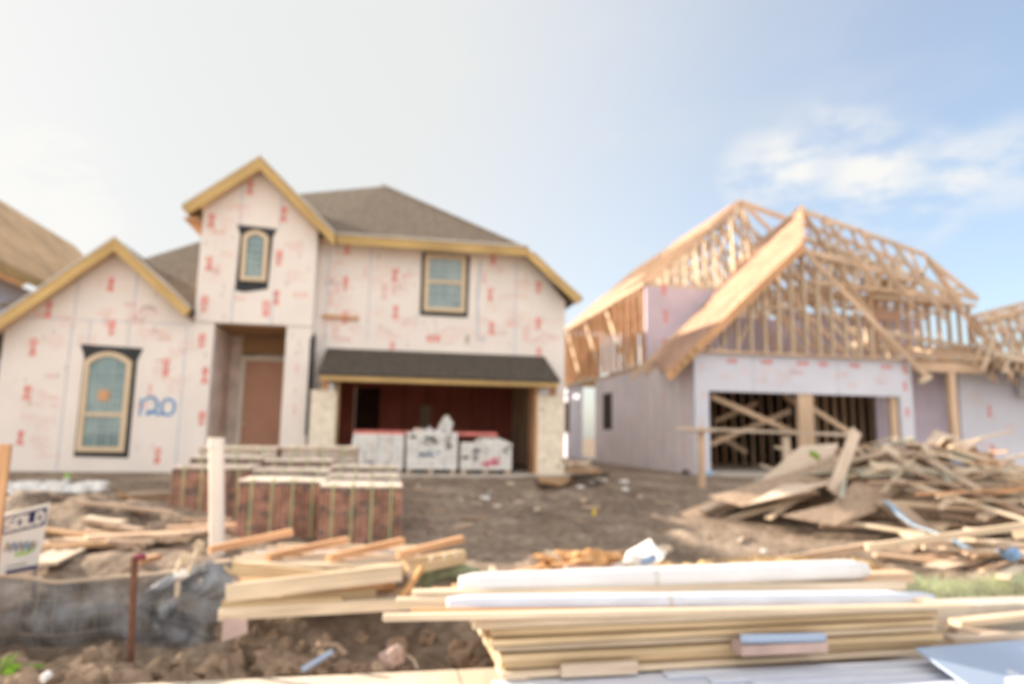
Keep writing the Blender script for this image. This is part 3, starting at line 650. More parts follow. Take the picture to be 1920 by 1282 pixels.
# porch
bm((14.23,17.5,4.03), (17.07,17,3.56), .06, .14, 'greyl', 'porch_rafter')
for k in range(8):
    x0 = 13.7 + k * .6; bm((x0, 18.2, 3.75), (x0 + .5, 15.6, 3.05), .05, .13, 'frame' if k % 2 else 'greyl', 'porch_rafter')
MB().box(13.85, 16.1, 15.85, 16.0, 2.72, 2.98, 'frame').build('porch_beam', H2)
MB().box(14.92, 15.12, 15.85, 15.99, 0, 2.715, 'frame').build('porch_post', H2)
MB().box(13.8, 16.2, 17.3, 17.4, 0, 2.9, 'sheath_purple').box(14.2, 14.6, 17.28, 17.3, 0, 2.85, 'sheath_cool').build('porch_wall', H2)
b = MB(); b.box(16.2, 21.5, 16.9, 17.05, -.05, 2.95, 'sheath_cool')
for p in ((17.23,16.9,3.08), (17.16,16.9,1.74), (17.19,16.9,0.63)): logo(b, p[0], p[2], 16.9, 1.0)
for _ in range(10): faint(b, rnd.uniform(16.5, 19), rnd.uniform(.6, 2.6), 16.9, rnd)
b.build('right_wall', H2)
MB().box(18.0, 18.5, 16.4, 16.7, 2.2, 2.95, 'white').build('sunlit_patch', H2)  # white box stands in for a sunlit patch on the wall
for k, yy in enumerate((15.5, 15.95, 16.35)):
    t = MB(); o = k * .18; dz = (-.12, .05, -.2)[k]
    t.beam((15.75 + o, yy, 4.25 + dz), (21, yy + .2, 5.6 + dz), .045, .12, 'frame').beam((16.0 + o, yy, 3.35 + dz), (21, yy + .2, 2.6 + dz), .045, .12, 'greyl')
    for q in range(8):
        xa = 15.7 + q * .66 + o; t.beam((xa, yy + .05, 2.9 + dz - .06 * q), (xa + .8 + .1 * k, yy + .12, 4.45 + dz + .15 * q), .04, .1, 'greyl' if q % 2 else 'pale'); t.beam((xa + .95, yy + .1, 2.75 + dz - .06 * q), (xa + .05 + .1 * k, yy + .18, 4.3 + dz + .15 * q), .04, .1, 'frame')
    t.build('roof_truss', H2)
bm((13.79,15.6,2.41), (14.12,15.6,2.56), .08, .12, 'pale', 'rafter_tail')

# ------------------------------------------------------------ HOUSE 3 (far left neighbour)
H3 = thing('decked_house', (-12, 22, 0), 'neighbouring house at far left with bare orange roof decking above pale wall', 'house')
MB().prism([(-9.3, 17.2, 4.83), (-9.3, 30, 4.83), (-12.7, 30, 8.23), (-12.7, 17.2, 8.23)], (0, 0, -.05), 'deck_gold').prism([(-12.71, 17.2, 8.23), (-12.71, 30, 8.23), (-16.1, 30, 4.83), (-16.1, 17.2, 4.83)], (0, 0, -.05), 'deck_gold').build('roof', H3)
MB().beam((-9.32, 17.2, 4.68), (-9.32, 30, 4.68), .05, .2, 'fascia').build('fascia', H3)
MB().box(-9.95, -9.8, 17.5, 29.6, -.05, 4.6, 'sheath_cool').build('side_wall', H3)
MB().prism([(-15.6, 17.5, -.05), (-9.96, 17.5, -.05), (-9.96, 17.5, 5.3), (-12.7, 17.5, 8.0), (-15.6, 17.5, 5.2)], (0, .15, 0), 'sheath_cool').build('front_wall', H3)

# ------------------------------------------------------------ BRICK CUBES
def brick_cube(x0, y0, z0, w, dpt, h, label, seed, straps=4, face=('brick', 'brick_dark')):
    rd = random.Random(seed)
    t = thing('brick_cube', (x0 + w / 2, y0 + dpt / 2, z0), label, 'brick pallet', 'strapped brick cubes on the lot')
    nx_, nz = 11, 13; bw, bh = w / nx_, h / nz
    b = MB()
    b.box(x0 + .012, x0 + w - .012, y0 + .012, y0 + dpt - .012, z0, z0 + h - .012, 'brick_dark')
    for i in range(nx_):
        for k in range(nz):
            j = rd.uniform(-.006, .006); xx = x0 + i * bw; zz = z0 + k * bh; m = face[0] if rd.random() < .78 else face[1]
            if k == nz - 1: m = face[1]
            b.box(xx + .003, xx + bw - .003, y0 + j, y0 + .1 + j, zz + .003, zz + bh - .003, m)
            for q in (.3, .7): b.box(xx + bw * q - .011, xx + bw * q + .011, y0 + j - .002, y0 + j + .002, zz + bh * .3, zz + bh * .7, 'hole')
    for i in range(9):
        for k in range(nz):
            yy = y0 + .1 + i * (dpt - .1) / 9; zz = z0 + k * bh
            for xx in (x0 - .002 + rd.uniform(-.004, .004), x0 + w - .012): b.box(xx, xx + .014, yy + .004, yy + (dpt - .1) / 9 - .004, zz + .003, zz + bh - .003, 'brick')
    b.build('brick_stack', t)
    c = MB()
    for i in range(5):
        for k in range(9):
            ww = w / 5; dd = dpt / 9; zt = z0 + h + rd.uniform(0, .012)
            c.box(x0 + i * ww + .004 + rd.uniform(-.01, .01), x0 + (i + 1) * ww - .006, y0 + k * dd + .004, y0 + (k + 1) * dd - .006, z0 + h - .012, zt + .012, 'brick_top')  # sunlit brightness of the cube tops is put into a paler colour
    c.build('top_course', t)
    for k in range(straps):
        xx = x0 + w * (k + .62) / (straps + .25); 
        MB().box(xx, xx + .018, y0 - .016, y0 - .011, z0 + .01, z0 + h + .03, 'strap').box(xx, xx + .018, y0 - .016, y0 + .2, z0 + h + .03, z0 + h + .034, 'strap').build('strap', t)
    return t
brick_cube(-.69, 8.35, -.52, .95, .95, .71, 'nearest brick cube, rightmost in the front row, with four green straps', 1)
brick_cube(-.70, 9.34, -.46, .95, .95, .70, 'brick cube directly behind the nearest one', 4)
brick_cube(-.72, 10.33, -.44, .95, .95, .76, 'brick cube second behind the nearest one in the right column', 8)
brick_cube(-1.665, 8.75, -.52, 1.0, .95, .74, 'brick cube left of the nearest one, directly right of the white pipe', 2)
brick_cube(-1.69, 9.74, -.46, 1.0, .95, .75, 'brick cube in the middle column, second from the front', 5)
brick_cube(-1.72, 10.73, -.40, 1.0, .95, .79, 'brick cube in the middle column, third from the front', 9)
brick_cube(-2.72, 9.85, -.5, .98, .95, .82, 'dark red brick cube behind the white pipe, leftmost of the cubes', 3)
brick_cube(-2.76, 10.84, -.44, 1.0, .95, .86, 'brick cube behind the leftmost cube, below the brown door', 6)
brick_cube(-1.62, 11.85, -.3, 1.2, 1.0, .87, 'pale rearmost brick cube nearest the left garage pier', 7, 3, ('brick_top', 'greyl'))
brick_cube(-2.9, 11.85, -.3, 1.2, 1.0, .85, 'pale rear brick cube right below the brown door', 10, 3, ('brick_top', 'greyl'))

# ------------------------------------------------------------ WHITE WRAPPED MASONRY PACKS
def pack(a, c, label, marks, seed, top_bump=False):
    rd = random.Random(seed); y = 15.05
    x0, x1 = a[0], c[0]; z1, z0 = a[2], .0
    t = thing('wrapped_pack', ((x0 + x1) / 2, y + .45, z0), label, 'pallet load', 'white wrapped pallet loads before the garage')
    b = MB(); rows = 6
    for k in range(rows):
        n = 4
        for i in range(n):
            ww = (x1 - x0) / n; hh = (z1 - z0 - .08) / rows
            b.box(x0 + i * ww + .004 + rd.uniform(-.01, .01), x0 + (i + 1) * ww - .004, y + rd.uniform(0, .02), y + .85, z0 + .08 + k * hh, z0 + .08 + (k + 1) * hh - .008, 'wrap')
    if top_bump:
        b.lump((x0 + (x1 - x0) * .65, y + .4, z1), ((x1 - x0) * .33, .35, .1), 'wrap', seed=4, amp=.3)
    b2 = b
    p = MB()
    for i in range(3): p.box(x0 + .02 + i * (x1 - x0 - .16) / 2, x0 + .12 + i * (x1 - x0 - .16) / 2, y, y + .85, z0 - .02, z0 + .075, 'grey')
    p.build('pallet', t)
    mk = b2
    for (m, u, v, w, h, n) in marks:
        for _ in range(n):
            xx = x0 + (x1 - x0) * (u + rd.uniform(-w, w)); zz = z0 + (z1 - z0) * (v + rd.uniform(-h, h))
            mk.ribbon([(xx - .03, zz), (xx + rd.uniform(.0, .04), zz + rd.uniform(-.05, .05)), (xx + .05, zz + rd.uniform(-.02, .02))], rd.uniform(.02, .035), y - .004, m)
    mk.build('wrapped_blocks', t)
pack((-0.63,15.05,0.82), (0.46,15.05,0.84), 'white wrapped pallet load left before garage, with faint blue print', [('ink_blue', .35, .22, .1, .06, 10), ('ink_blue', .7, .2, .06, .1, 6), ('brick_top', .33, .5, .02, .4, 6), ('brick_top', .67, .5, .02, .4, 6)], 1)
pack((0.51,15.05,0.88), (1.62,15.05,0.9), 'white wrapped pallet load in the middle before garage, with black print', [('ink_black', .45, .8, .12, .07, 14), ('ink_black', .82, .75, .03, .14, 8), ('ink_blue', .45, .45, .18, .06, 12), ('ink_black', .12, .9, .03, .06, 4)], 2)
pack((1.69,15.05,0.67), (2.83,15.05,0.69), 'white wrapped pallet load right before garage, with pink print', [('ink_pink', .58, .36, .18, .10, 26), ('ink_black', .3, .6, .04, .2, 10), ('ink_black', .1, .5, .03, .06, 4), ('ink_black', .9, .8, .04, .08, 4)], 3, True)
q0 = (-0.64,15.7,0.89); q1 = (2.57,15.7,0.84)
MB_ = MB().box(q0[0], q1[0], 15.55, 15.9, q0[2] - .08, q0[2] + .0, 'redwall', m_front='red').box(q0[0], q0[0] + .1, 15.6, 15.8, .0, q0[2] - .08, 'redwall').box(q1[0] - .1, q1[0], 15.6, 15.8, 0, q0[2] - .08, 'redwall')
single(MB_, 'red_bench', 'long red board bench behind the white wrapped loads', 'bench')
p = (0.95,15.3,0.99); b = MB()
rd = random.Random(9)
for i in range(6): b.box(p[0] - .28 + i * .1, p[0] - .2 + i * .1, 15.2, 15.4, .8 + .02, .92 + rd.uniform(0, .07), 'brick_top' if i < 2 else 'white')
single(b, 'sample_blocks', 'row of small pale blocks on top of middle wrapped load', 'blocks')
p = (1.38,15.4,1); b = MB().lump((p[0], 15.45, 1.0), (.15, .15, .2), 'wrap', seed=3, amp=.4).lump((p[0] + .02, 15.45, 1.17), (.07, .07, .08), 'wrap', seed=5, amp=.4)
single(b, 'sack', 'pale knotted sack standing on the middle wrapped load', 'sack')
p = (1.28,21.3,1.39); b = MB().box(p[0] - .17, p[0] + .17, 21.42, 21.48, .0, p[2] + .35, 'greyl')
single(b, 'leaning_panel', 'narrow pale board leaning on the red wall inside the garage', 'board')

# ------------------------------------------------------------ PIPE, STAKE, FENCE, SIGN
p0 = (-1.66,7.9,-0.6); p1 = (-1.76,7.9,0.73)
b = MB().tube([(p0[0], 7.9, -.6), (p1[0], 7.9, p1[2])], .078, 'pipe', 20).tube([(p1[0], 7.9, p1[2] - .1), (p1[0], 7.9, p1[2] + .008)], .085, 'pipe', 20)
single(b, 'vent_pipe', 'upright white plastic pipe standing in front of the brick cubes', 'pipe')
p = (-2.83,5.9,0.68)
single(MB().box(p[0] - .25, (-2.8,5.9,0.68)[0], 5.9, 5.94, -.9, p[2], 'orange'), 'wood_post', 'orange wooden board standing upright at the left edge behind the sign', 'post')
# sign
S = thing('yard_sign', (-3.29,7.51,-0.62), 'white realtor yard sign with navy SOLD band leaning beside the silt fence', 'sign')
def quad(tl_, tr_, br_, bl_):
    tl_, tr_, br_, bl_ = map(Vector, (tl_, tr_, br_, bl_))
    return lambda u, v: (tl_ * (1 - u) + tr_ * u) * (1 - v) + (bl_ * (1 - u) + br_ * u) * v
Q = quad((-2.94,6.15,0.12), (-2.75,6.55,0.18), (-2.79,6.55,-0.36), (-2.95,6.15,-0.35))
nrm = (Q(1, 0) - Q(0, 0)).cross(Q(0, 1) - Q(0, 0)).normalized()
if nrm.y > 0: nrm = -nrm
b = MB(); b.prism([Q(0, 0), Q(1, 0), Q(1, 1), Q(0, 1)], nrm * -.012, 'sign_white'); b.build('sign_panel', S)
def qs(mb, strokes, u0, v0, us, vs, w, m, off=.004):
    for st in strokes:
        pts = [Q(u0 + p[0] * us, v0 + (1 - p[1]) * vs) + nrm * off for p in st]
        for a, c in zip(pts, pts[1:]):
            dd = (c - a).normalized(); nn = dd.cross(nrm) * w / 2; e = dd * w * .4
            mb.face([a - e + nn, a - e - nn, c + e - nn, c + e + nn], m); off += .0004; 
b = MB(); b.prism([Q(.08, .06) + nrm * .003, Q(.95, .05) + nrm * .003, Q(.95, .33) + nrm * .003, Q(.08, .33) + nrm * .003], nrm * .001, 'navy')
b.prism([Q(.3, .93) + nrm * .003, Q(.98, .93) + nrm * .003, Q(.98, .99) + nrm * .003, Q(.3, .99) + nrm * .003], nrm * .001, 'navy')
for k, ch in enumerate('SOLD'): qs(b, GL[ch], .15 + k * .2, .11, .13, .16, .026, 'sign_white', .006)
for k in range(5): qs(b, [[(0, .2), (.4, 1), (.7, .1), (1, .8)]], .2 + k * .13, .48 + .015 * k, .13, .16, .012, 'ink_blue' if k % 2 else 'tick')
qs(b, [[(0, .5), (.3, .6), (.6, .5), (1, .9)]], .45, .66, .35, .1, .022, 'lime')
qs(b, [[(0, .5), (1, .5)]], .3, .82, .4, .1, .010, 'tick')
b.build('sign_print', S)
MB().beam(Q(.06, 1), Q(.06, 1) + Vector((0, .02, -.35)), .02, .02, 'wire').beam(Q(.94, 1), Q(.94, 1) + Vector((0, .02, -.35)), .02, .02, 'wire').build('leg', S)
# silt fence: wavy black fabric with wire mesh
F = thing('silt_fence', (-2.01,6,-0.9), 'sagging black fabric silt fence with wire mesh along the bank at left', 'fence')
n = 56; vz = 12
fx0, fx1 = -3.6, -1.16
def fp(i, k):
    u = i / n; v = k / vz; x = fx0 + (fx1 - fx0) * u
    y = 6.0 + .25 * u + .05 * math.sin(u * 23) + .07 * noise.noise(Vector((u * 9, v * 2, 1))) + (v - .5) * -.16 + .07 * math.sin(v * 6 + u * 5)
    z0 = -.93 + .08 * u; z1 = -.35 + .03 * math.sin(u * 9) + (.10 * max(0, (u - .86) / .14))
    if u > .9: y += .02 * math.sin(k)
    return Vector((x, y, z0 + (z1 - z0) * v))
b = MB()
for i in range(n):
    for k in range(vz): b.face([fp(i, k), fp(i + 1, k), fp(i + 1, k + 1), fp(i, k + 1)], 'fabric', smooth=True)
fab = b.build('fabric', F)
me = fab.data
b = MB()
for i in range(0, n + 1, 3): b.tube([fp(i, k) + Vector((0, -.03, 0)) for k in range(0, vz + 1, 3)], .0035, 'wire', 5, False)
for k in range(0, vz + 1, 3): b.tube([fp(i, k) + Vector((0, -.035, .0)) for i in range(0, n + 1, 4)], .0035, 'wire', 5, False)
b.build('wire_mesh', F)
b = MB(); b.tube([fp(i, vz) + Vector((0, -.02, .015)) for i in range(0, n + 1, 2)], .012, 'greyl', 6); b.build('top_hem', F)
# crumpled fabric end
b = MB()
def cp(i, k):
    u = i / 12; v = k / 10; a = (-1.54,6.2,-0.29); bq = (-1.19,6.2,-0.78)
    x = -1.75 + .62 * u + .1 * math.sin(v * 7 + u * 3); z = -.90 + .68 * v * (1 - .35 * abs(u - .45)) ; y = 6.1 + .16 * noise.noise(Vector((u * 4, v * 4, 3))) - .12 * math.sin(v * 3.1)
    return Vector((x + (v - .5) * .1, y, z))
for i in range(12):
    for k in range(10): b.face([cp(i, k), cp(i + 1, k), cp(i + 1, k + 1), cp(i, k + 1)], 'fabric', smooth=True)
b.build('fabric_end', F)
for nm, pts, r in (('torn_stake', [(-1.54,6,-0.5), (-1.55,6,-0.26), (-1.51,6,-0.19)], .022), ('torn_stake', [(-1.48,6,-0.33), (-1.43,6,-0.18), (-1.41,6,-0.1)], .018)):
    MB().tube(pts, r, 'pale', 7).lump(pts[-1], (.035, .02, .035), 'pale', seed=3, amp=.8).build(nm, F)
MB().lump((-1.52,6,-0.32), (.06, .04, .03), 'paper', seed=8, amp=.5).build('torn_scrap', F)
b = MB()
for k in range(7):
    a = Vector((-1.52,5.95,-0.45)); c = Vector((-1.25 + .05 * k, 6.0, -.4 - .06 * k)); b.tube([a + Vector((0, 0, -.02 * k)), (a + c) / 2 + Vector((0, -.05, -.05)), c], .004, 'wire', 5, False)
b.build('loose_wire', F)
p1 = (-1.83,5.85,-0.16); p0 = (-1.79,5.85,-0.82)
S2 = thing('steel_stake', (p0[0], 5.85, -1.0), 'rusty steel stake with plum cap standing before the silt fence', 'stake')
MB().beam((p0[0], 5.85, -1.02), (p1[0], 5.85, p1[2]), .05, .012, 'rust').beam((p0[0], 5.835, -1.02), (p1[0], 5.835, p1[2]), .012, .03, 'rust').build('shaft', S2)
MB().lump((p1[0] + .04, 5.84, p1[2] + .005), (.05, .03, .025), 'purple', amp=.2).build('cap', S2)

# ------------------------------------------------------------ loose boards helper
cnt = {}
def board(p0, p1, w, h, m, label, group=None, name='board', up=None, cat='board', m_end=None):
    p0 = Vector(p0); p1 = Vector(p1); o = (p0 + p1) / 2
    b = MB(); b.beam(p0, p1, w, h, m, up, m_end)
    return single(b, name, label, cat, group, origin=o)

# ---- middle lumber pile
G2 = 'boards in the small lumber pile'
board((-1.17,5.75,-0.57), (0.59,5.85,-0.55), .10, .075, 'pale', 'longest pale board at the front bottom of the small lumber pile', G2)
board((-1.17,5.85,-0.53), (-0.27,5.9,-0.54), .14, .07, 'yellow', 'short yellow board just above the front bottom board of the small lumber pile', G2)
board((-1.14,5.8,-0.43), (0.2,5.95,-0.33), .045, .13, 'pale', 'wide pale plank on edge sloping up across the small lumber pile', G2)
board((-1.18,5.95,-0.58), (-0,6.05,-0.51), .1, .09, 'yellow', 'yellow board behind the wide sloping plank', G2)
board((-0.29,6.1,-0.49), (0.06,6.15,-0.44), .12, .1, 'orange', 'short orange block end at the middle of the small lumber pile', G2)
board((-0.64,6.2,-0.6), (0.44,6.3,-0.62), .16, .06, 'greyl', 'grey board lying at the back bottom right of the small lumber pile', G2)
board((-1.07,6.5,-0.67), (0.56,6.6,-0.65), .2, .1, 'yellow', 'thick yellow board buried low inside the small lumber pile', G2)
board((-1.25,6.5,-0.52), (0.16,6.6,-0.54), .2, .1, 'orange', 'orange board buried beneath the panel of the small lumber pile', G2)
# nailed panel on top
PN = thing('nailed_panel', (-0.49,6.4,-0.35), 'rack of planks nailed across by reddish sticks atop the small lumber pile', 'wood panel')
for (a, c, w, m, nm) in (((-1.22,6.1,-0.29), (-0.37,6,-0.37), .05, 'yellow', 'edge_board'), ((-0.41,6,-0.37), (0.22,6.1,-0.33), .05, 'yellow', 'edge_board')):
    MB().beam(a, c, .05, .10, m).build(nm, PN)
for i, (a, c) in enumerate((((-1.2,6.15,-0.27), (0.15,6.2,-0.32)), ((-1.2,6.35,-0.27), (0.2,6.4,-0.32)), ((-1.17,6.55,-0.27), (0.28,6.6,-0.31)), ((-1.09,6.75,-0.28), (0.39,6.8,-0.32)), ((-1.03,6.95,-0.28), (0.47,7,-0.32)), ((-0.96,7.15,-0.28), (0.49,7.2,-0.33)))):
    MB().beam(a, c, .15, .03, ['pale', 'greyl', 'pale', 'white', 'greyl', 'pale'][i], up=(0, .1, 1)).build('slat', PN)
for a, c in (((-1.46,6.6,-0.26), (-0.83,7.1,-0.18)), ((-0.91,6.2,-0.26), (-0.29,6.9,-0.23)), ((-0.41,6.15,-0.27), (0.23,6.8,-0.23)), ((0.17,6.2,-0.26), (0.78,6.6,-0.19))):
    MB().beam(Vector(a) + Vector((0, 0, .03)), Vector(c) + Vector((0, 0, .03)), .06, .06, 'orange').build('cross_stick', PN)
b = MB().beam((0.24,6.2,-0.33), (0.78,6.6,-0.32), .1, .12, 'yellow')
b.build('end_board', PN)
for k, px in enumerate(((808, 1052), (832, 1044), (853, 1038))):
    q = [(0.45,6.1,-0.26), (0.57,6.15,-0.25), (0.67,6.2,-0.23)][k]; MB().tube([(q[0], q[1], q[2]), (q[0] + .02, q[1] + .1, q[2])], .022, 'pale', 8).build('stick_end', PN)
board((0.37,6,-0.3), (0.16,5.9,-0.6), .05, .04, 'bark', 'splintered slanting stick under right end of the nailed panel', None, 'stick', cat='stick')
board((0.29,6.02,-0.33), (0.28,6,-0.55), .04, .04, 'greyl', 'short upright stick under right end of the nailed panel', None, 'stick', cat='stick')
b = MB(); a = Vector((-1.13,5.7,-0.59)); c = Vector((-0.96,5.72,-0.59)); e = Vector((-0.94,5.68,-0.7)); g_ = Vector((-1.12,5.66,-0.75))
b.prism([a, c, e, g_], (0, .02, 0), 'skinp'); single(b, 'cloth_scrap', 'pinkish scrap hanging below the left end of the small lumber pile', 'scrap')

# ---- far right long boards & main stack
ST = 'boards of the big foreground stack'
def rng(a, c, n): return [a + (c - a) * i / (n - 1) for i in range(n)]
zt, zb = -.385, -.745
rows = 7; rd = random.Random(21)
# big stack: seven visible courses of yellow boards
lab = ['top', 'second', 'third', 'fourth', 'fifth', 'sixth', 'bottom']
xl = [.62, .74, .70, .76, .78, .80, .80]; xr = [4.18, 4.12, 4.10, 4.10, 4.12, 4.10, 4.10]
for i in range(rows):
    h = (zt - zb) / rows; z = zt - (i + .5) * h
    yo = [0, .02, .0, .03, .0, .05, .02][i]
    for q in range(4):
        o = board((xl[i] + rd.uniform(0, .03), 4.66 + yo + q * .225 + (rd.uniform(-.02, .02) if not q else 0), z), (xr[i] + rd.uniform(-.03, .03), 4.70 + yo + q * .225, z + .015), .215, h - rd.uniform(.008, .02), 'yellow' if (i + q) % 3 else 'pale', 'front board in the %s course of the big foreground stack' % lab[i] if q == 0 else 'inner board hidden behind the front boards of the big stack', ST, up=(0, 0, 1))
b = MB().box(1.20, 1.72, 4.525, 4.56, -.735, -.655, 'greyl'); single(b, 'end_block', 'small grey wood block set in the lower left face of the big stack', 'block')
t = thing('wrapped_roll', (2.69,4.4,-0.54), 'short blue white wrapped piece poking out of the big stack face', 'roll')
a = (2.43,4.45,-0.52); c = (3.04,4.45,-0.53)
MB().tube([(a[0], 4.46, a[2]), (a[0] + .03, 4.44, a[2] + .004), (c[0] - .03, 4.44, c[2] + .004), (c[0], 4.46, c[2])], .03, 'panel', 12).build('roll', t)
single(MB().box(a[0] - .02, c[0] + .01, 4.42, 4.56, a[2] - .10, a[2] - .035, 'skinp', m_top='skinp'), 'pink_block', 'reddish brown block beneath the wrapped piece in big stack face', 'block')
# planks and white bundles on top of the stack
T2 = 'planks and bundles on top of the big stack'
board((0.05,4.5,-0.32), (4.36,4.62,-0.4), .07, .035, 'pale', 'very long pale plank on top of big stack poking out far left', T2, 'plank', cat='plank')
board((0.23,4.62,-0.31), (3.51,4.64,-0.4), .04, .02, 'orange', 'reddish plank just behind the long front plank of big stack', T2, 'plank', cat='plank')
board((0.14,4.88,-0.31), (2.72,4.9,-0.37), .1, .03, 'pale', 'pale plank poking out left beneath the lower white bundle', T2, 'plank', cat='plank')
def bundle(a, c, r, label, flat=.7, y2=0):
    t = thing('white_bundle', ((a[0] + c[0]) / 2, a[1], a[2] - r), label, 'bundle', T2)
    b = MB(); n = 28; ring = []
    for i in range(n + 1):
        u = i / n; p = Vector(a) * (1 - u) + Vector(c) * u; rr = r * (1 if 0 < i < n else .72); row = []
        for k in range(14):
            an = 2 * math.pi * k / 14; w = 1 + .05 * noise.noise(Vector((u * 12, math.cos(an) * 1.3, math.sin(an) * 1.3)))
            sq = 1 / max(abs(math.cos(an)), abs(math.sin(an))) ** .6
            row.append(p + Vector((0, math.cos(an) * rr * 1.5 * w * sq, math.sin(an) * rr * flat * w * sq)))
        ring.append(row)
    for i in range(n):
        for k in range(14):
            q = (k + 1) % 14; b.face([ring[i][k], ring[i + 1][k], ring[i + 1][q], ring[i][q]], 'bluewrap' if y2 else 'white', [(i * .1, k * .1), (i * .1 + .1, k * .1), (i * .1 + .1, k * .1 + .1), (i * .1, k * .1 + .1)], smooth=True)
    b.face(ring[0], 'white'); b.face(list(reversed(ring[-1])), 'white'); b.build('wrapping', t)
    u = .44; p = Vector(a) * (1 - u) + Vector(c) * u; s = MB(); pts = []
    for k in range(15):
        an = 2 * math.pi * k / 14; sq = 1 / max(abs(math.cos(an)), abs(math.sin(an))) ** .6
        pts.append(p + Vector((0, math.cos(an) * r * 1.55 * sq, math.sin(an) * r * (flat + .04) * sq)))
    for k in range(14): s.face([pts[k], pts[k + 1], pts[k + 1] + Vector((.03, 0, 0)), pts[k] + Vector((.03, 0, 0))], 'drip')
    s.build('band', t)
bundle((0.47,4.74,-0.31), (3.98,4.78,-0.37), .058, 'lower front white wrapped bundle on top of the big stack', .95, 1)
bundle((2.3,4.9,-0.35), (4.3,4.9,-0.4), .045, 'short blue white bundle poking out right behind the lower bundle', .95, 1)
board((0.25,4.98,-0.29), (4.13,5,-0.32), .10, .045, 'pale', 'pale plank between the two white bundles of big stack', T2, 'plank', cat='plank')
board((0.4,5.12,-0.31), (4.01,5.16,-0.32), .14, .03, 'orange', 'reddish plank under the upper white bundle', T2, 'plank', cat='plank')
board((1.69,5.3,-0.35), (4.45,5.32,-0.32), .16, .08, 'frame', 'thick brown timber supporting the upper white bundle', T2, 'plank', cat='plank')
board((0.57,5.35,-0.35), (3.48,5.38,-0.37), .16, .06, 'orange', 'dark reddish timber at the back under the upper bundle', T2, 'plank', cat='plank')
bundle((0.59,5.1,-0.26), (3.91,5.15,-0.22), .076, 'upper back white wrapped bundle on top of the big stack', .95)
# white sheets in front/below the stack
for k in range(5):
    z = -.755 - k * .03
    o = MB().box(.76 + .03 * (k % 2), 4.3, 3.2 + .16 * k * 0, 4.6 + .0, z - .026, z, 'bluewrap')
    single(o, 'foam_sheet', ['topmost', 'second', 'third', 'fourth', 'lowest'][k] + ' pale blue foam sheet in the flat pile under the big stack', 'sheet', 'flat foam sheets under the big stack')
rd = random.Random(4)
for k in range(5):
    y = 4.5 - k * .13; o = MB().beam((1.9 + k * .25, y, -.742 + .003), (4.3, y - .05 + rd.uniform(0, .04), -.735), .10 - .01 * (k % 2), .018, 'bluewrap'); single(o, 'foam_strip', 'narrow pale strip number %s lying on the foam sheets, counted from the stack' % ['one', 'two', 'three', 'four', 'five'][k], 'strip', 'strips on the foam sheets')
single(MB().box(.8, 4.2, 3.4, 4.5, -.984, -.905, 'frame'), 'dunnage', 'low timber support beneath the pale foam sheets', 'timber')
b = MB(); b.prism([(3.69,4.37,-0.6), (6.37,5.33,-0.86), (5.13,3.57,-1), (3.64,3.65,-0.735)], (0, 0, -.018), 'panel')
single(b, 'insulation_board', 'flat pale blue board in the bottom right corner over the foam sheets', 'panel')
# right of stack: boards on kerb
for i, (a, c, m, l) in enumerate((((4.87,5.3,-0.71), (5.9,5.4,-0.69), 'pale', 'pale board right of the big stack, upper of three'), ((4.65,5.1,-0.71), (5.55,5.1,-0.82), 'grey', 'grey board right of the big stack, middle of three'), ((4.53,5,-0.75), (5.34,4.9,-0.73), 'greyl', 'light board right of the big stack, lowest of three'))):
    board(a, c, .12, .05, m, l, 'boards right of the big stack')
single(MB().box(4.45, 6.5, 5.5, 5.75, -.98, -.62, 'concrete'), 'concrete_block', 'grey concrete edge block right behind the big stack', 'block')

# ------------------------------------------------------------ right debris heap
HG = 'boards heaped in the debris pile'
hx, hy = 8.5, 10.0
def hz(x, y):
    r = math.hypot((x - hx) / 3.1, (y - hy) / 2.6); return -.38 + 1.12 * max(0, 1 - r ** 1.6)
rd = random.Random(31)
LB = {'grey': 'weathered grey', 'greyl': 'bleached pale', 'frame': 'tan', 'osb_grey': 'damp brown', 'green_wood': 'greenish', 'pale': 'pale'}
for i in range(170):
    a = rd.uniform(0, 6.28); r = math.sqrt(rd.random()) * .95; x = hx + .2 + 3.3 * r * math.cos(a); y = hy + 2.5 * r * math.sin(a)
    if x < 7.7 and y < 9.5: continue
    L = rd.uniform(.5, 1.25); an = rd.choice([rd.gauss(-.5, .35), rd.gauss(.3, .4), rd.uniform(0, 3.14)])
    dx, dy = math.cos(an) * L, math.sin(an) * L; lift = rd.uniform(-.12, .10)
    z0, z1 = hz(x - dx, y - dy) , hz(x + dx, y + dy); zm = hz(x, y)
    mz = (z0 + z1) / 2; sh = max(0, zm - mz) * .8 + lift
    m = rd.choice(['grey', 'grey', 'greyl', 'greyl', 'frame', 'osb_grey', 'green_wood', 'pale'])
    w = rd.choice([.07, .09, .12, .16, .22]); th = rd.choice([.03, .04, .05, .02])
    board((x - dx, y - dy, z0 + sh), (x + dx, y + dy, z1 + sh), w, th, m, LB[m] + ' board jumbled loosely in the big debris heap at right', HG, up=(rd.uniform(-.5, .5), rd.uniform(-.5, .3), 1))
b = MB(); 
b.lump((hx + .5, hy + .5, -.45), (2.6, 2.0, .85), 'osb_grey', seed=2, amp=.2, n=16); tag(single(b, 'scrap_core', 'dense tangle of small wood scraps inside the debris heap', 'scrap'), kind='stuff')
def sheet(pts, m, label, name='plywood_sheet', t=.015, cat='sheet', group=None):
    b = MB(); n = (Vector(pts[1]) - Vector(pts[0])).cross(Vector(pts[2]) - Vector(pts[0])).normalized()
    b.prism(pts, n * t, m); return single(b, name, label, cat, group)
sheet([(4.79,9.6,-0.04), (5.1,9.2,-0.14), (7.16,9.9,0.35), (7.5,10.5,0.5)], 'osb_grey', 'long brown strand board sheet leaning on the heap at its left end')
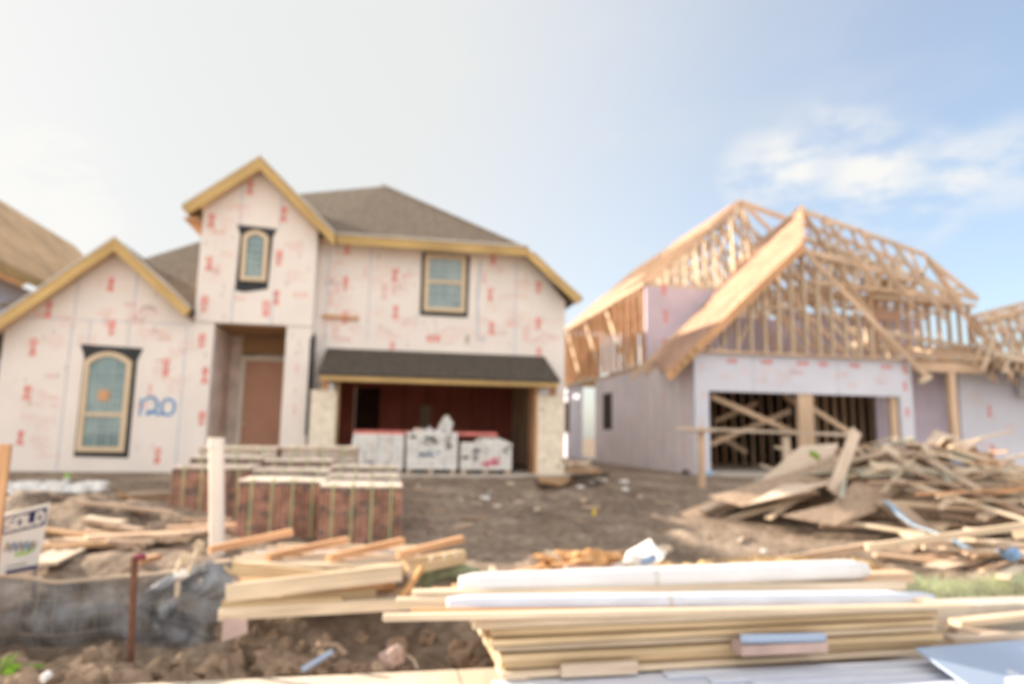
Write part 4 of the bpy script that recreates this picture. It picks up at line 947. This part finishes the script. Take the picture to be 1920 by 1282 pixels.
sheet([(5.26,8.5,-0.19), (5.9,8.3,-0.3), (6.75,8.6,-0.15), (8.08,9.3,0.3), (6.89,9.2,0.21), (6.23,8.8,-0.06)], 'osb_grey', 'broad brown broken sheet lying at the front of the heap')
sheet([(6.02,10.3,0.15), (7.33,10.3,0.46), (7.76,10.7,0.77), (7.09,10.8,0.71)], 'greyl', 'pale grey sheet on upper left slope of the heap')
sheet([(4.99,8.9,-0.09), (5.65,8.9,0.05), (6.46,9.1,0.21), (5.82,9.3,0.16)], 'greyl', 'pale sheet between the two brown sheets of the heap')
sheet([(8.86,10,0.8), (9.42,10.4,1.04), (9.75,10.2,0.91), (9.17,9.9,0.69)], 'greyl', 'small pale sheet crowning the top of the heap')
sheet([(6.76,8.6,0.01), (6.89,7.6,-0.6), (7.22,7.7,-0.56), (7.17,8.5,-0.07)], 'grey', 'long tapering grey sheet sloping down the front right of heap')
sheet([(7.49,8.3,-0.16), (7.86,8,-0.26), (8.64,8.1,-0.21), (8.65,8.6,-0.08)], 'osb_grey', 'brown sheet scrap near the right edge of the heap front')
SB = 'larger boards lying on the debris heap'
board((7.36,9.7,0.98), (6.39,9,0.09), .17, .04, 'greyl', 'broad bleached board standing steeply against middle of the heap', SB, up=(0, -1, .3))
board((7.74,9.6,0.75), (8.26,9,0.16), .16, .05, 'greyl', 'bleached board sloping down right from the heap top', SB, up=(0, -.8, .6))
board((8.44,9.6,0.78), (8.45,9,0.16), .12, .05, 'greyl', 'second bleached board sloping down right, close right of its twin', SB, up=(0, -.8, .6))
board((9.12,9.8,0.65), (10.26,9.2,0.16), .4, .03, 'green_wood', 'wide green edged sheet sliding down the right side of heap', SB, up=(0, -.4, 1))
board((9.23,9.9,0.75), (10.51,9.4,0.33), .3, .04, 'frame', 'tan plank lying above the green edged sheet', SB)
board((6.84,8.6,-0.01), (8.93,8,-0.12), .07, .07, 'pale', 'long pale stick lying level across the heap front', SB)
board((7.36,8.7,0.15), (9.51,8.5,0.04), .12, .05, 'greyl', 'bleached board just above the long level stick', SB)
board((4.53,7.4,-0.55), (5.62,7.2,-0.36), .09, .06, 'grey', 'grey stick in front of the heap pointing to the left', SB)
board((5.44,7.1,-0.37), (7.54,6.6,-0.03), .07, .07, 'pale', 'long fresh pale stick slanting across front of the heap', SB)
board((5.69,7.3,-0.49), (7.41,6.7,-0.62), .14, .04, 'frame', 'tan plank lying low in front of the heap', SB)
board((5.72,7,-0.59), (7.4,6.7,-0.66), .14, .04, 'greyl', 'frontmost bleached plank on the ground before the heap', SB)
board((9.23,9.9,0.78), (10.27,9.7,1.03), .035, .03, 'greyl', 'thin stick poking up right from the heap top', SB)
board((4.99,10,-0.06), (6.29,9.9,0.16), .1, .04, 'greyl', 'pale plank at the left foot of the heap', SB)
board((7.05,9.9,0.52), (8.24,9.7,0.62), .1, .05, 'greyl', 'level bleached board high on the heap', SB)
board((7.2,6.9,-0.21), (7.53,6.6,-0.13), .1, .1, 'pale', 'sunlit pale timber end at right edge before the heap', SB)
board((8.65,9.2,0.56), (8.62,8.8,0.19), .16, .03, 'panel', 'pale blue board piece on the right side of heap', SB, up=(0, -.8, .6))
b = MB(); pts = [(6.88,8.5,0), (6.76,8.1,-0.15), (6.69,7.8,-0.23), (6.72,7.3,-0.3), (6.78,7,-0.43), (7.02,6.8,-0.58)]
for a, c in zip(pts, pts[1:]): b.beam(a, c, .14, .012, 'strip_blue', up=(.3, -.6, 1))
single(b, 'blue_strip', 'twisted blue white plastic strip trailing down the heap', 'plastic strip')
b = MB(); p = (9.13,8.9,0.18); b.lump(p, (.12, .12, .11), 'strip_solid', amp=.2); single(b, 'blue_bag', 'small blue plastic bag on right side of the heap', 'bag')
b = MB(); p = (9.32,8.8,0.11); b.lump(p, (.17, .14, .12), 'white', amp=.3); single(b, 'white_bag', 'white plastic bag at the right edge of the heap', 'bag')
b = MB(); p = (6.92,6.7,-0.39); b.lump(p, (.12, .1, .07), 'strip_solid', amp=.4); single(b, 'blue_scrap', 'crumpled blue plastic near the right edge before the heap', 'plastic')
single(MB().beam((6.88,10.2,0.63), (7.02,10.2,0.56), .08, .06, 'leaf'), 'green_tag', 'small green tag on the upper left of the heap', 'tag')

# saw-horse rail
t = thing('temporary_rail', (7.04,14.49,-0.15), 'temporary timber rail nailed on short posts before the garage opening', 'rail')
MB().beam((5.94,13.4,1.04), (9.94,13.2,0.96), .09, .06, 'greyl').build('rail', t)
p = (6.55,13.4,1); MB().box(p[0] - .07, p[0] + .07, 13.42, 13.5, -.18, p[2] - .035, 'frame').build('post', t)
p = (8.44,13.3,0.94); MB().box(p[0] - .07, p[0] + .07, 13.32, 13.4, -.18, p[2] - .035, 'greyl').build('post', t)
MB().beam((6.21,13.35,0.98), (6.81,13.35,0.99), .07, .05, 'grey').build('cleat', t)

# debris between the houses
g = 'scraps between the two houses'
for i, (a, c, m, l, w) in enumerate((((3.88,14.5,0.32), (4.46,14,0.15), 'grey', 'grey scrap board between the houses, upper', .3), ((3.79,14,0.14), (4.49,13.8,0.11), 'osb', 'brown scrap board between the houses, middle', .3), ((3.77,13.4,0.02), (4.51,13.6,0.07), 'dark', 'dark board between the houses, lower', .3), ((3.87,14.3,0.24), (4.38,14.3,0.29), 'greyl', 'bleached short board on top of scraps between the houses', .2))):
    board(a, c, w, .06, m, l, g)
sheet([(3.09,13.52,-0.1), (3.27,12.52,-0.1), (4.12,14.41,-0.1), (4.69,17.43,-0.1), (3.57,15.9,-0.05)], 'osb', 'tan board scrap lying flat before right garage pier', 'board_scrap', .05, 'board')
sheet([(4.04,13.93,-0.2), (4.4,13.8,-0.2), (5.08,15.2,-0.17), (4.53,15.2,-0.16)], 'panel', 'pale blue flat scrap on the ground between the houses', 'foam_scrap', .03, 'scrap')
for p, c, l in (((7.6,16.37,-0.05), 'ink_black', 'dark plastic at base of the framed house corner'), ((7.96,15.94,-0.05), 'strip_blue', 'blue plastic scrap by the rail post')):
    single(MB().lump((p[0], p[1], p[2]), (.2, .12, .09), c, seed=7, amp=.5), 'plastic_scrap', l, 'scrap')

# flag & ground litter
p = (3.22,10.31,-0.42); b = MB(); b.prism([(p[0] - .05, p[1], -.42), (p[0] + .06, p[1], -.42), (p[0] + .03, p[1], -.26)], (0, .02, 0), 'yellowflag'); single(b, 'yellow_flag', 'small yellow flag scrap on the bare ground in the middle', 'flag')
rd = random.Random(77)
litter = [((1112, 972), 0)]
for i in range(90):
    x = rd.uniform(.2, 6); y = rd.uniform(7.6, 14.4)
    m = rd.choice(['clod', 'clod', 'brick_dark', 'greyl', 'wrap', 'clod']); s = rd.uniform(.02, .075)
    nm = {'clod': 'clod', 'brick_dark': 'stone', 'greyl': 'wood_chip', 'wrap': 'paper_scrap'}[m]
    if x > 5 and y < 12.5: continue
    single(MB().lump((x, y, gz(x, y) + s * .2), (s * 1.3, s, s * .55), m, seed=i, amp=.5, n=6), nm, {'clod': 'brown lump of soil on the bare lot', 'brick_dark': 'dark stone lying on the bare lot', 'greyl': 'light wood chip lying on the bare lot', 'wrap': 'bit of white paper lying on the bare lot'}[m], 'litter', nm.replace('_', ' ') + 's on the bare lot')

# foreground scraps behind the stack
b = MB(); b.lump((2.06,7,-0.44), (.42, .2, .09), 'bark', seed=6, amp=.6, n=14, fr=3); single(b, 'bark_slab', 'torn orange brown slab lying behind the big stack', 'wood scrap')
board((1.68,7,-0.36), (1.84,6.9,-0.43), .06, .05, 'pale', 'light broken stick end at left tip of the torn slab', None, 'stick', cat='stick')
board((1.81,6.7,-0.47), (2.45,6.8,-0.51), .07, .06, 'skinp', 'reddish round stick in front of the torn slab', None, 'stick', cat='stick')
board((1.22,6.7,-0.53), (1.58,6.8,-0.49), .08, .07, 'orange', 'short orange offcut lying left of the torn slab', None, 'offcut', cat='offcut')
board((1.1,6.8,-0.47), (1.12,6.6,-0.53), .05, .05, 'pale', 'tiny upright offcut left of the short orange offcut', None, 'offcut', cat='offcut')
board((1.94,7.2,-0.48), (2.98,7.4,-0.37), .02, .015, 'grey', 'thin dark lath rising behind the torn slab', None, 'stick', cat='stick')
b = MB(); a = [Vector(p) for p in ((2.48,6.9,-0.5), (2.63,6.75,-0.52), (2.88,6.8,-0.4), (2.83,7,-0.28), (2.57,7,-0.41))]
b.prism(a, (0.02, .1, .03), 'paper'); b.prism([(2.34,6.85,-0.48), (2.56,6.8,-0.49), (2.57,6.86,-0.43)], (0, .03, .01), 'paper'); b.prism([(2.82,6.98,-0.29), (2.98,6.95,-0.36), (2.94,6.93,-0.4), (2.82,6.95,-0.36)], (0, .05, 0), 'paper')
b.prism([(2.59,6.74,-0.46), (2.78,6.74,-0.41), (2.77,6.78,-0.35), (2.65,6.8,-0.39)], (0, -.004, 0), 'ink_blue')
b.lump((2.57,6.85,-0.44), (.12, .06, .07), 'paper', seed=3, amp=.5); single(b, 'paper_sack', 'crumpled white paper sack with blue print behind the big stack', 'sack')
# straw wattle
pts = [(0.41,6.5,-0.56), (0.45,6.5,-0.48), (0.55,6.55,-0.45), (0.7,6.6,-0.45), (0.88,6.6,-0.5), (1.01,6.6,-0.6)]
b = MB().tube(pts, .085, 'wattle', 12)
single(b, 'straw_wattle', 'dull green netted straw roll curled right of the small lumber pile', 'wattle')
def tufts(name, label, cat, area, n, m, h, seed, spread=.3):
    rd = random.Random(seed); b = MB()
    for _ in range(n):
        u, v = rd.random(), rd.random(); x = area[0] + (area[1] - area[0]) * u; y = area[2] + (area[3] - area[2]) * v; z = gz(x, y) - .01
        a = rd.uniform(0, 6.28); hh = h * rd.uniform(.4, 1.2); dx, dy = math.cos(a) * spread * hh, math.sin(a) * spread * hh; w = .007
        b.face([(x - w, y, z), (x + w, y, z), (x + dx, y + dy, z + hh)], m)
    o = b.build(name); return tag(o, label, cat, kind='stuff')
tufts('grass', 'pale dry green grass strip right of the big stack', 'grass', (4.3, 8.5, 5.8, 6.35), 7000, 'grass', .12, 3, .9)
tufts('straw', 'loose tan straw scattered behind the big stack', 'straw', (2.6, 5.4, 6.6, 7.3), 3500, 'straw', .07, 4, 2.2)
tufts('grass', 'few dull green blades beside the stack bundle ends', 'grass', (.9, 2.2, 6.2, 6.6), 900, 'grass', .08, 5, 1.2)
b = MB()
rd = random.Random(6)
for i in range(9): b.lump((2.9 + i * .3 + rd.uniform(-.1, .1), 6.95 + rd.uniform(-.15, .1), gz(3, 6.9) + .03), (.15, .1, .06), 'straw', seed=i, amp=.6, n=7)
tag(b.build('straw_heap'), 'low tan heaps of straw and soil behind the big stack', 'straw', kind='stuff')

# ------------------------------------------------------------ left debris
LG = 'boards strewn on the left mound'
for a, c, w, th, m, l in (
 ((-8.11,17.27,-0.2), (-7.02,17.03,-0.25), .25, .06, 'pale', 'pale board at far left just below the house wall'),
 ((-6.73,15.15,-0.25), (-4.2,15.56,-0.3), .2, .05, 'grey', 'long grey board lying level below the left window'),
 ((-5.1,12.06,-0.28), (-4.68,14.52,-0.3), .16, .05, 'osb', 'brown board slanting on the left mound, upper'),
 ((-4.28,10.46,-0.3), (-3.85,12,-0.3), .16, .06, 'grey', 'grey board slanting on the left mound, below the brown one'),
 ((-3.32,8.84,-0.25), (-2.91,8.83,-0.3), .28, .05, 'pale', 'short pale board lit on the left mound'),
 ((-2.94,6.92,-0.42), (-3.27,10.09,-0.45), .28, .03, 'greyl', 'wide pale plank running from the sign up to the mound'),
 ((-2.92,8.52,-0.4), (-3.33,12.43,-0.4), .2, .04, 'grey', 'grey plank continuing toward the brick cubes'),
 ((-3.44,10.77,-0.35), (-3.46,13.14,-0.35), .35, .04, 'greyl', 'broad bleached board just left of the brick cubes'),
 ((-5.59,11.84,-0.3), (-4.41,10.02,-0.3), .16, .06, 'osb', 'brown board stub behind the sign'),
 ((-6.35,13.58,-0.28), (-4.3,10.82,-0.28), .14, .06, 'grey', 'grey board behind the sign top'),
 ((-5.47,12.73,-0.28), (-5.77,14.22,-0.28), .14, .05, 'yellow', 'short yellow board on the left mound'),
 ((-4.92,14.52,-0.2), (-4.28,13.85,-0.22), .14, .05, 'greyl', 'small bleached board below the left window'),
 ((-3.66,9.14,-0.42), (-2.39,7.74,-0.45), .05, .04, 'grey', 'thin dark stick lying between sign and stake'),
 ((-2.11,6.8,-0.4), (-2.04,7.18,-0.42), .08, .05, 'orange', 'short orange offcut just right of the stake cap')):
    lift = Vector((0, 0, .04)); board(Vector(a) + lift, Vector(c) + lift, w, th, m, l, LG)
b = MB()
for i, (px, s) in enumerate(((-5.9, .22), (-5.5, .28), (-5.1, .2), (-4.7, .22))): b.lump((px, 12.2 + .1 * i, -.15), (s * 1.3, .25, .11), 'wrap', seed=i + 2, amp=.5)
single(b, 'plastic_sheeting', 'crumpled white plastic sheeting below the left window', 'plastic')
p = (-5.56,13.8,-0.22); t = thing('spray_bottle', p, 'white bottle with lime green cap on the left mound', 'bottle')
MB().tube([p, (p[0], p[1], p[2] + .16)], .06, 'white', 12).build('bottle_body', t); MB().tube([(p[0], p[1], p[2] + .16), (p[0], p[1], p[2] + .24)], .05, 'lime', 12).build('cap', t)
p = (-5.06,11.6,-0.2); single(MB().lump(p, (.12, .1, .06), 'panel', seed=3, amp=.5), 'foil_scrap', 'pale bluish scrap on the left mound behind the sign', 'scrap')
rd = random.Random(88)
for i in range(34):
    x = rd.uniform(6.3, 9.0); y = rd.uniform(6.5, 8.4); an = rd.choice([rd.gauss(-.5, .4), rd.gauss(.25, .3)]); L_ = rd.uniform(.3, 1.0); z = gz(x, y) + rd.uniform(.03, .22)
    if x - math.cos(an) * L_ < 5.6: continue
    t_ = rd.uniform(-.1, .1)
    board((x - math.cos(an) * L_, y - math.sin(an) * L_, z - t_), (x + math.cos(an) * L_, y + math.sin(an) * L_, z + t_), rd.uniform(.06, .2), rd.uniform(.025, .05), rd.choice(['pale', 'frame', 'greyl', 'greyl', 'grey']), 'board strewn low in front of the big debris heap at right edge', 'boards strewn before the debris heap', up=(rd.uniform(-.2, .2), rd.uniform(-.3, .2), 1))
rd = random.Random(52)
for i in range(55):
    a = rd.uniform(0, 6.28); r = math.sqrt(rd.random()); x = hx + .5 + 2.9 * r * math.cos(a); y = hy + 2.2 * r * math.sin(a)
    if x < 7.7 and y < 9.5: continue
    L_ = rd.uniform(.3, .9); an = rd.uniform(0, 3.14); z = hz(x, y) + rd.uniform(.02, .16); t_ = rd.uniform(-.25, .25)
    board((x - math.cos(an) * L_, y - math.sin(an) * L_, z - t_), (x + math.cos(an) * L_, y + math.sin(an) * L_, z + t_), rd.uniform(.03, .06), rd.uniform(.02, .04), rd.choice(['pale', 'frame', 'greyl', 'orange']), 'thin splintered stick tangled in the big debris heap at right', 'thin sticks in the debris heap', 'stick', cat='stick')
for i in range(22):
    x = rd.uniform(-.4, 5.2); y = rd.uniform(6.9, 13.5); an = rd.uniform(0, 3.14); L_ = rd.uniform(.06, .28)
    if x < .4 and y > 7.8: continue
    board((x - math.cos(an) * L_, y - math.sin(an) * L_, gz(x, y) + .02), (x + math.cos(an) * L_, y + math.sin(an) * L_, gz(x, y) + .03), rd.uniform(.03, .08), .025, rd.choice(['grey', 'frame', 'greyl']), 'small wood offcut lying on the bare lot', 'wood offcuts on the bare lot', 'offcut', cat='offcut')
rd = random.Random(14)
for i in range(34):
    x = rd.uniform(-6.5, -1.3); y = rd.uniform(6.9, 11.5); s = rd.uniform(.05, .14)
    single(MB().lump((x, y, gz(x, y) + s * .15), (s * 1.3, s, s * .6), 'clod', seed=i + 60, amp=.6, n=7), 'clod', 'lump of dry soil on the left mound', 'clod', 'clods on the left mound')
for i in range(40):
    x = rd.uniform(-5.6, -2.3) if i % 3 else rd.uniform(-3.4, -1.9); y = rd.uniform(7.6, 11.8); an = rd.gauss(.25, .5); l_ = rd.uniform(.15, .6); m = rd.choice(['grey', 'osb', 'greyl', 'grey', 'frame', 'osb_grey'])
    if x > -3.2 and y > 9.3: continue
    a = Vector((x - math.cos(an) * l_, y - math.sin(an) * l_, 0)); c = Vector((x + math.cos(an) * l_, y + math.sin(an) * l_, 0)); a.z = gz(a.x, a.y) + rd.uniform(.02, .12); c.z = gz(c.x, c.y) + rd.uniform(.02, .12)
    board(a, c, rd.uniform(.07, .2), .04, m, 'scrap board half buried in the soil mound at left', 'scrap boards in the left mound', 'scrap_board')
# bank clods
for i in range(70):
    x = rd.uniform(-3.2, 1.2); y = rd.uniform(5.45, 6.0) if x > -1.1 else rd.uniform(5.35, 5.95); s = rd.uniform(.04, .13) * (1.2 if x < -.9 else 1)
    single(MB().lump((x, y, gz(x, y) + s * .2), (s * 1.2, s, s * .85), 'clod', seed=i + 160, amp=.7, n=7), 'clod', 'lump of dry soil on the bank above the kerb', 'clod', 'clods on the bank')
# trench items
b = MB().tube([(-0.5,5.35,-0.88), (-0.3,5.45,-0.79)], .022, 'panel', 10); single(b, 'pipe_offcut', 'short pale blue pipe lying in the trench', 'pipe')
b = MB().tube([(-0.45,5.5,-0.8), (-0.35,5.5,-0.75), (-0.27,5.5,-0.76), (-0.2,5.45,-0.81)], .02, 'clod', 8); single(b, 'buried_hose', 'bent brown hose end sticking from the trench bank', 'hose')
b = MB().lump((0.14,5.35,-0.82), (.09, .07, .08), 'skinp', seed=9, amp=.4); single(b, 'stone', 'pale rounded stone in the trench left of the big stack', 'stone')
b = MB().tube([(0.25,5.4,-0.82), (0.3,5.35,-0.85), (0.32,5.3,-0.89)], .01, 'greyl', 8); single(b, 'cord', 'short curved pale cord right of the stone in trench', 'cord')
b = MB().tube([(-2.12,5.2,-0.82), (-2.1,5.25,-0.8)], .026, 'white', 12); single(b, 'can', 'small white can lying at bottom left', 'can')
b = MB(); c = Vector((-2.51,5.48,-0.9)); rd = random.Random(2)
for i in range(16):
    a = rd.uniform(-.6, 1.4); l = rd.uniform(.12, .28); e = c + Vector((math.cos(a) * l, rd.uniform(-.1, .1), .05 + math.sin(a) * l * .5)); w = Vector((0, 0, .022)); md = (c + e) / 2 + Vector((0, 0, .03))
    b.face([c, md - w, e, md + w], 'leaf')
single(b, 'weed', 'bright green leafy weed at the bottom left corner', 'plant')

# ------------------------------------------------------------ camera
YAW, PITCH, ROLL, EYE = R(10.5), R(7.9), R(.95), .8
cam = bpy.data.cameras.new('camera'); co = bpy.data.objects.new('camera', cam); COL.objects.link(co); SC.camera = co
cy, sy, cp_, sp = math.cos(YAW), math.sin(YAW), math.cos(PITCH), math.sin(PITCH)
f = Vector((sy * cp_, cy * cp_, sp)); r = Vector((cy, -sy, 0)); u = Vector((-sy * sp, -cy * sp, cp_))
c_, s_ = math.cos(ROLL), math.sin(ROLL); r2 = c_ * r + s_ * u; u2 = c_ * u - s_ * r
co.matrix_world = Matrix(((r2.x, u2.x, -f.x, 0), (r2.y, u2.y, -f.y, 0), (r2.z, u2.z, -f.z, EYE), (0, 0, 0, 1)))
cam.lens = 24; cam.sensor_width = 36; cam.clip_end = 3000; cam.clip_start = .05
cam.dof.use_dof = True; cam.dof.focus_distance = 1.1; cam.dof.aperture_fstop = 2.1; cam.dof.aperture_blades = 9

# ------------------------------------------------------------ light
AZM, EL = -58, 24     # sun azimuth left of +Y, elevation
sun = bpy.data.lights.new('sun', 'SUN'); so = bpy.data.objects.new('sun', sun); COL.objects.link(so)
sun.energy = 4.7; sun.angle = R(.6); sun.color = (1, .86, .70)
sd = Vector((math.sin(R(AZM)) * math.cos(R(EL)), math.cos(R(AZM)) * math.cos(R(EL)), math.sin(R(EL))))
so.rotation_euler = sd.to_track_quat('Z', 'Y').to_euler()
w = bpy.data.worlds.new('World'); SC.world = w; w.use_nodes = True
nt = w.node_tree; N = nt.nodes; L = nt.links; bg = N['Background']
sky = N.new('ShaderNodeTexSky'); sky.sky_type = 'NISHITA'; sky.sun_disc = False; sky.sun_elevation = R(EL); sky.sun_rotation = R(AZM)
sky.air_density = 1.0; sky.dust_density = 2.2; sky.ozone_density = 1.2
tc = N.new('ShaderNodeTexCoord')
def mth(op, a, b=None, clamp=False):
    n = N.new('ShaderNodeMath'); n.operation = op; n.use_clamp = clamp
    for i, v in enumerate((a, b)):
        if v is None: continue
        if isinstance(v, (int, float)): n.inputs[i].default_value = v
        else: L.new(v, n.inputs[i])
    return n.outputs[0]
# clouds: noise in sky direction, a thin veil thickening toward the sun and puffs
mp = N.new('ShaderNodeMapping'); mp.inputs['Scale'].default_value = (1, 1, 2.4); L.new(tc.outputs['Generated'], mp.inputs['Vector'])
n1 = N.new('ShaderNodeTexNoise'); n1.inputs['Scale'].default_value = 3.4; n1.inputs['Detail'].default_value = 9; n1.inputs['Roughness'].default_value = .55; L.new(mp.outputs['Vector'], n1.inputs['Vector'])
def dotdir(v):
    n = N.new('ShaderNodeVectorMath'); n.operation = 'DOT_PRODUCT'; n.inputs[1].default_value = v; L.new(tc.outputs['Generated'], n.inputs[0]); return n.outputs['Value']
def ss(x, a, c):
    m = N.new('ShaderNodeMapRange'); m.interpolation_type = 'SMOOTHSTEP'; m.inputs['From Min'].default_value = a; m.inputs['From Max'].default_value = c; L.new(x, m.inputs['Value']); return m.outputs['Result']
def dirpx(a): v = Vector(a).normalized(); return tuple(v)
veil = mth('MULTIPLY', ss(dotdir(tuple(sd)), -.1, .8), .85)
veil = mth('ADD', veil, .20)
D1 = (0.555,0.750,0.360); D2 = (0.628,0.711,0.316); D3 = (-0.414,0.872,0.263); D4 = (0.696,0.641,0.322); D5 = (0.486,0.800,0.352)
n2 = N.new('ShaderNodeTexNoise'); n2.inputs['Scale'].default_value = 9; n2.inputs['Detail'].default_value = 8; n2.inputs['Roughness'].default_value = .6; L.new(mp.outputs['Vector'], n2.inputs['Vector'])
def puff(d, a, c, lo, hi): return mth('MULTIPLY', ss(dotdir(d), math.cos(R(a)), math.cos(R(c))), ss(n2.outputs['Fac'], lo, hi))
cl = mth('ADD', puff(D1, 5.5, 1, .36, .6), puff(D2, 5.5, 1, .36, .6)); cl = mth('ADD', cl, puff(D4, 4.5, 1, .36, .6)); cl = mth('ADD', cl, puff(D5, 4, 1, .38, .6))
cl = mth('ADD', mth('MULTIPLY', cl, .75), 0.0)
low = mth('MINIMUM', mth('ADD', mth('MULTIPLY', puff(D3, 6.5, 1.5, .40, .62), .9), mth('MULTIPLY', cl, .85)), .95)
fac = mth('ADD', veil, mth('MULTIPLY', ss(n1.outputs['Fac'], .5, .85), .15)); fac = mth('MINIMUM', fac, .94)
mx = N.new('ShaderNodeMix'); mx.data_type = 'RGBA'; L.new(fac, mx.inputs[0]); L.new(sky.outputs[0], mx.inputs[6]); mx.inputs[7].default_value = (2.86, 2.86, 2.78, 1)
mx3 = N.new('ShaderNodeMix'); mx3.data_type = 'RGBA'; L.new(low, mx3.inputs[0]); L.new(mx.outputs[2], mx3.inputs[6]); mx3.inputs[7].default_value = (3.3, 3.25, 3.12, 1)
bk_ = mth('MULTIPLY', ss(dotdir((-.1, -.9, .42)), .15, .75), ss(n1.outputs['Fac'], .34, .56))  # bright cloud added in the unseen rear sky as fill light
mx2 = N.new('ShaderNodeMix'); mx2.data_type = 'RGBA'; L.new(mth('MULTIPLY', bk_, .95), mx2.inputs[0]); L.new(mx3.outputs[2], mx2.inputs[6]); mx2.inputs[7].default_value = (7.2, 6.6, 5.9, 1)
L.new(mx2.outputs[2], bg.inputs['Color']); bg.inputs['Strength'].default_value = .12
SC.view_settings.view_transform = 'Standard'; SC.view_settings.look = 'None'; SC.view_settings.exposure = 1.31; SC.view_settings.gamma = 1
SC.render.film_transparent = False
for o in bpy.data.objects:
    if '_o' in o: del o['_o']
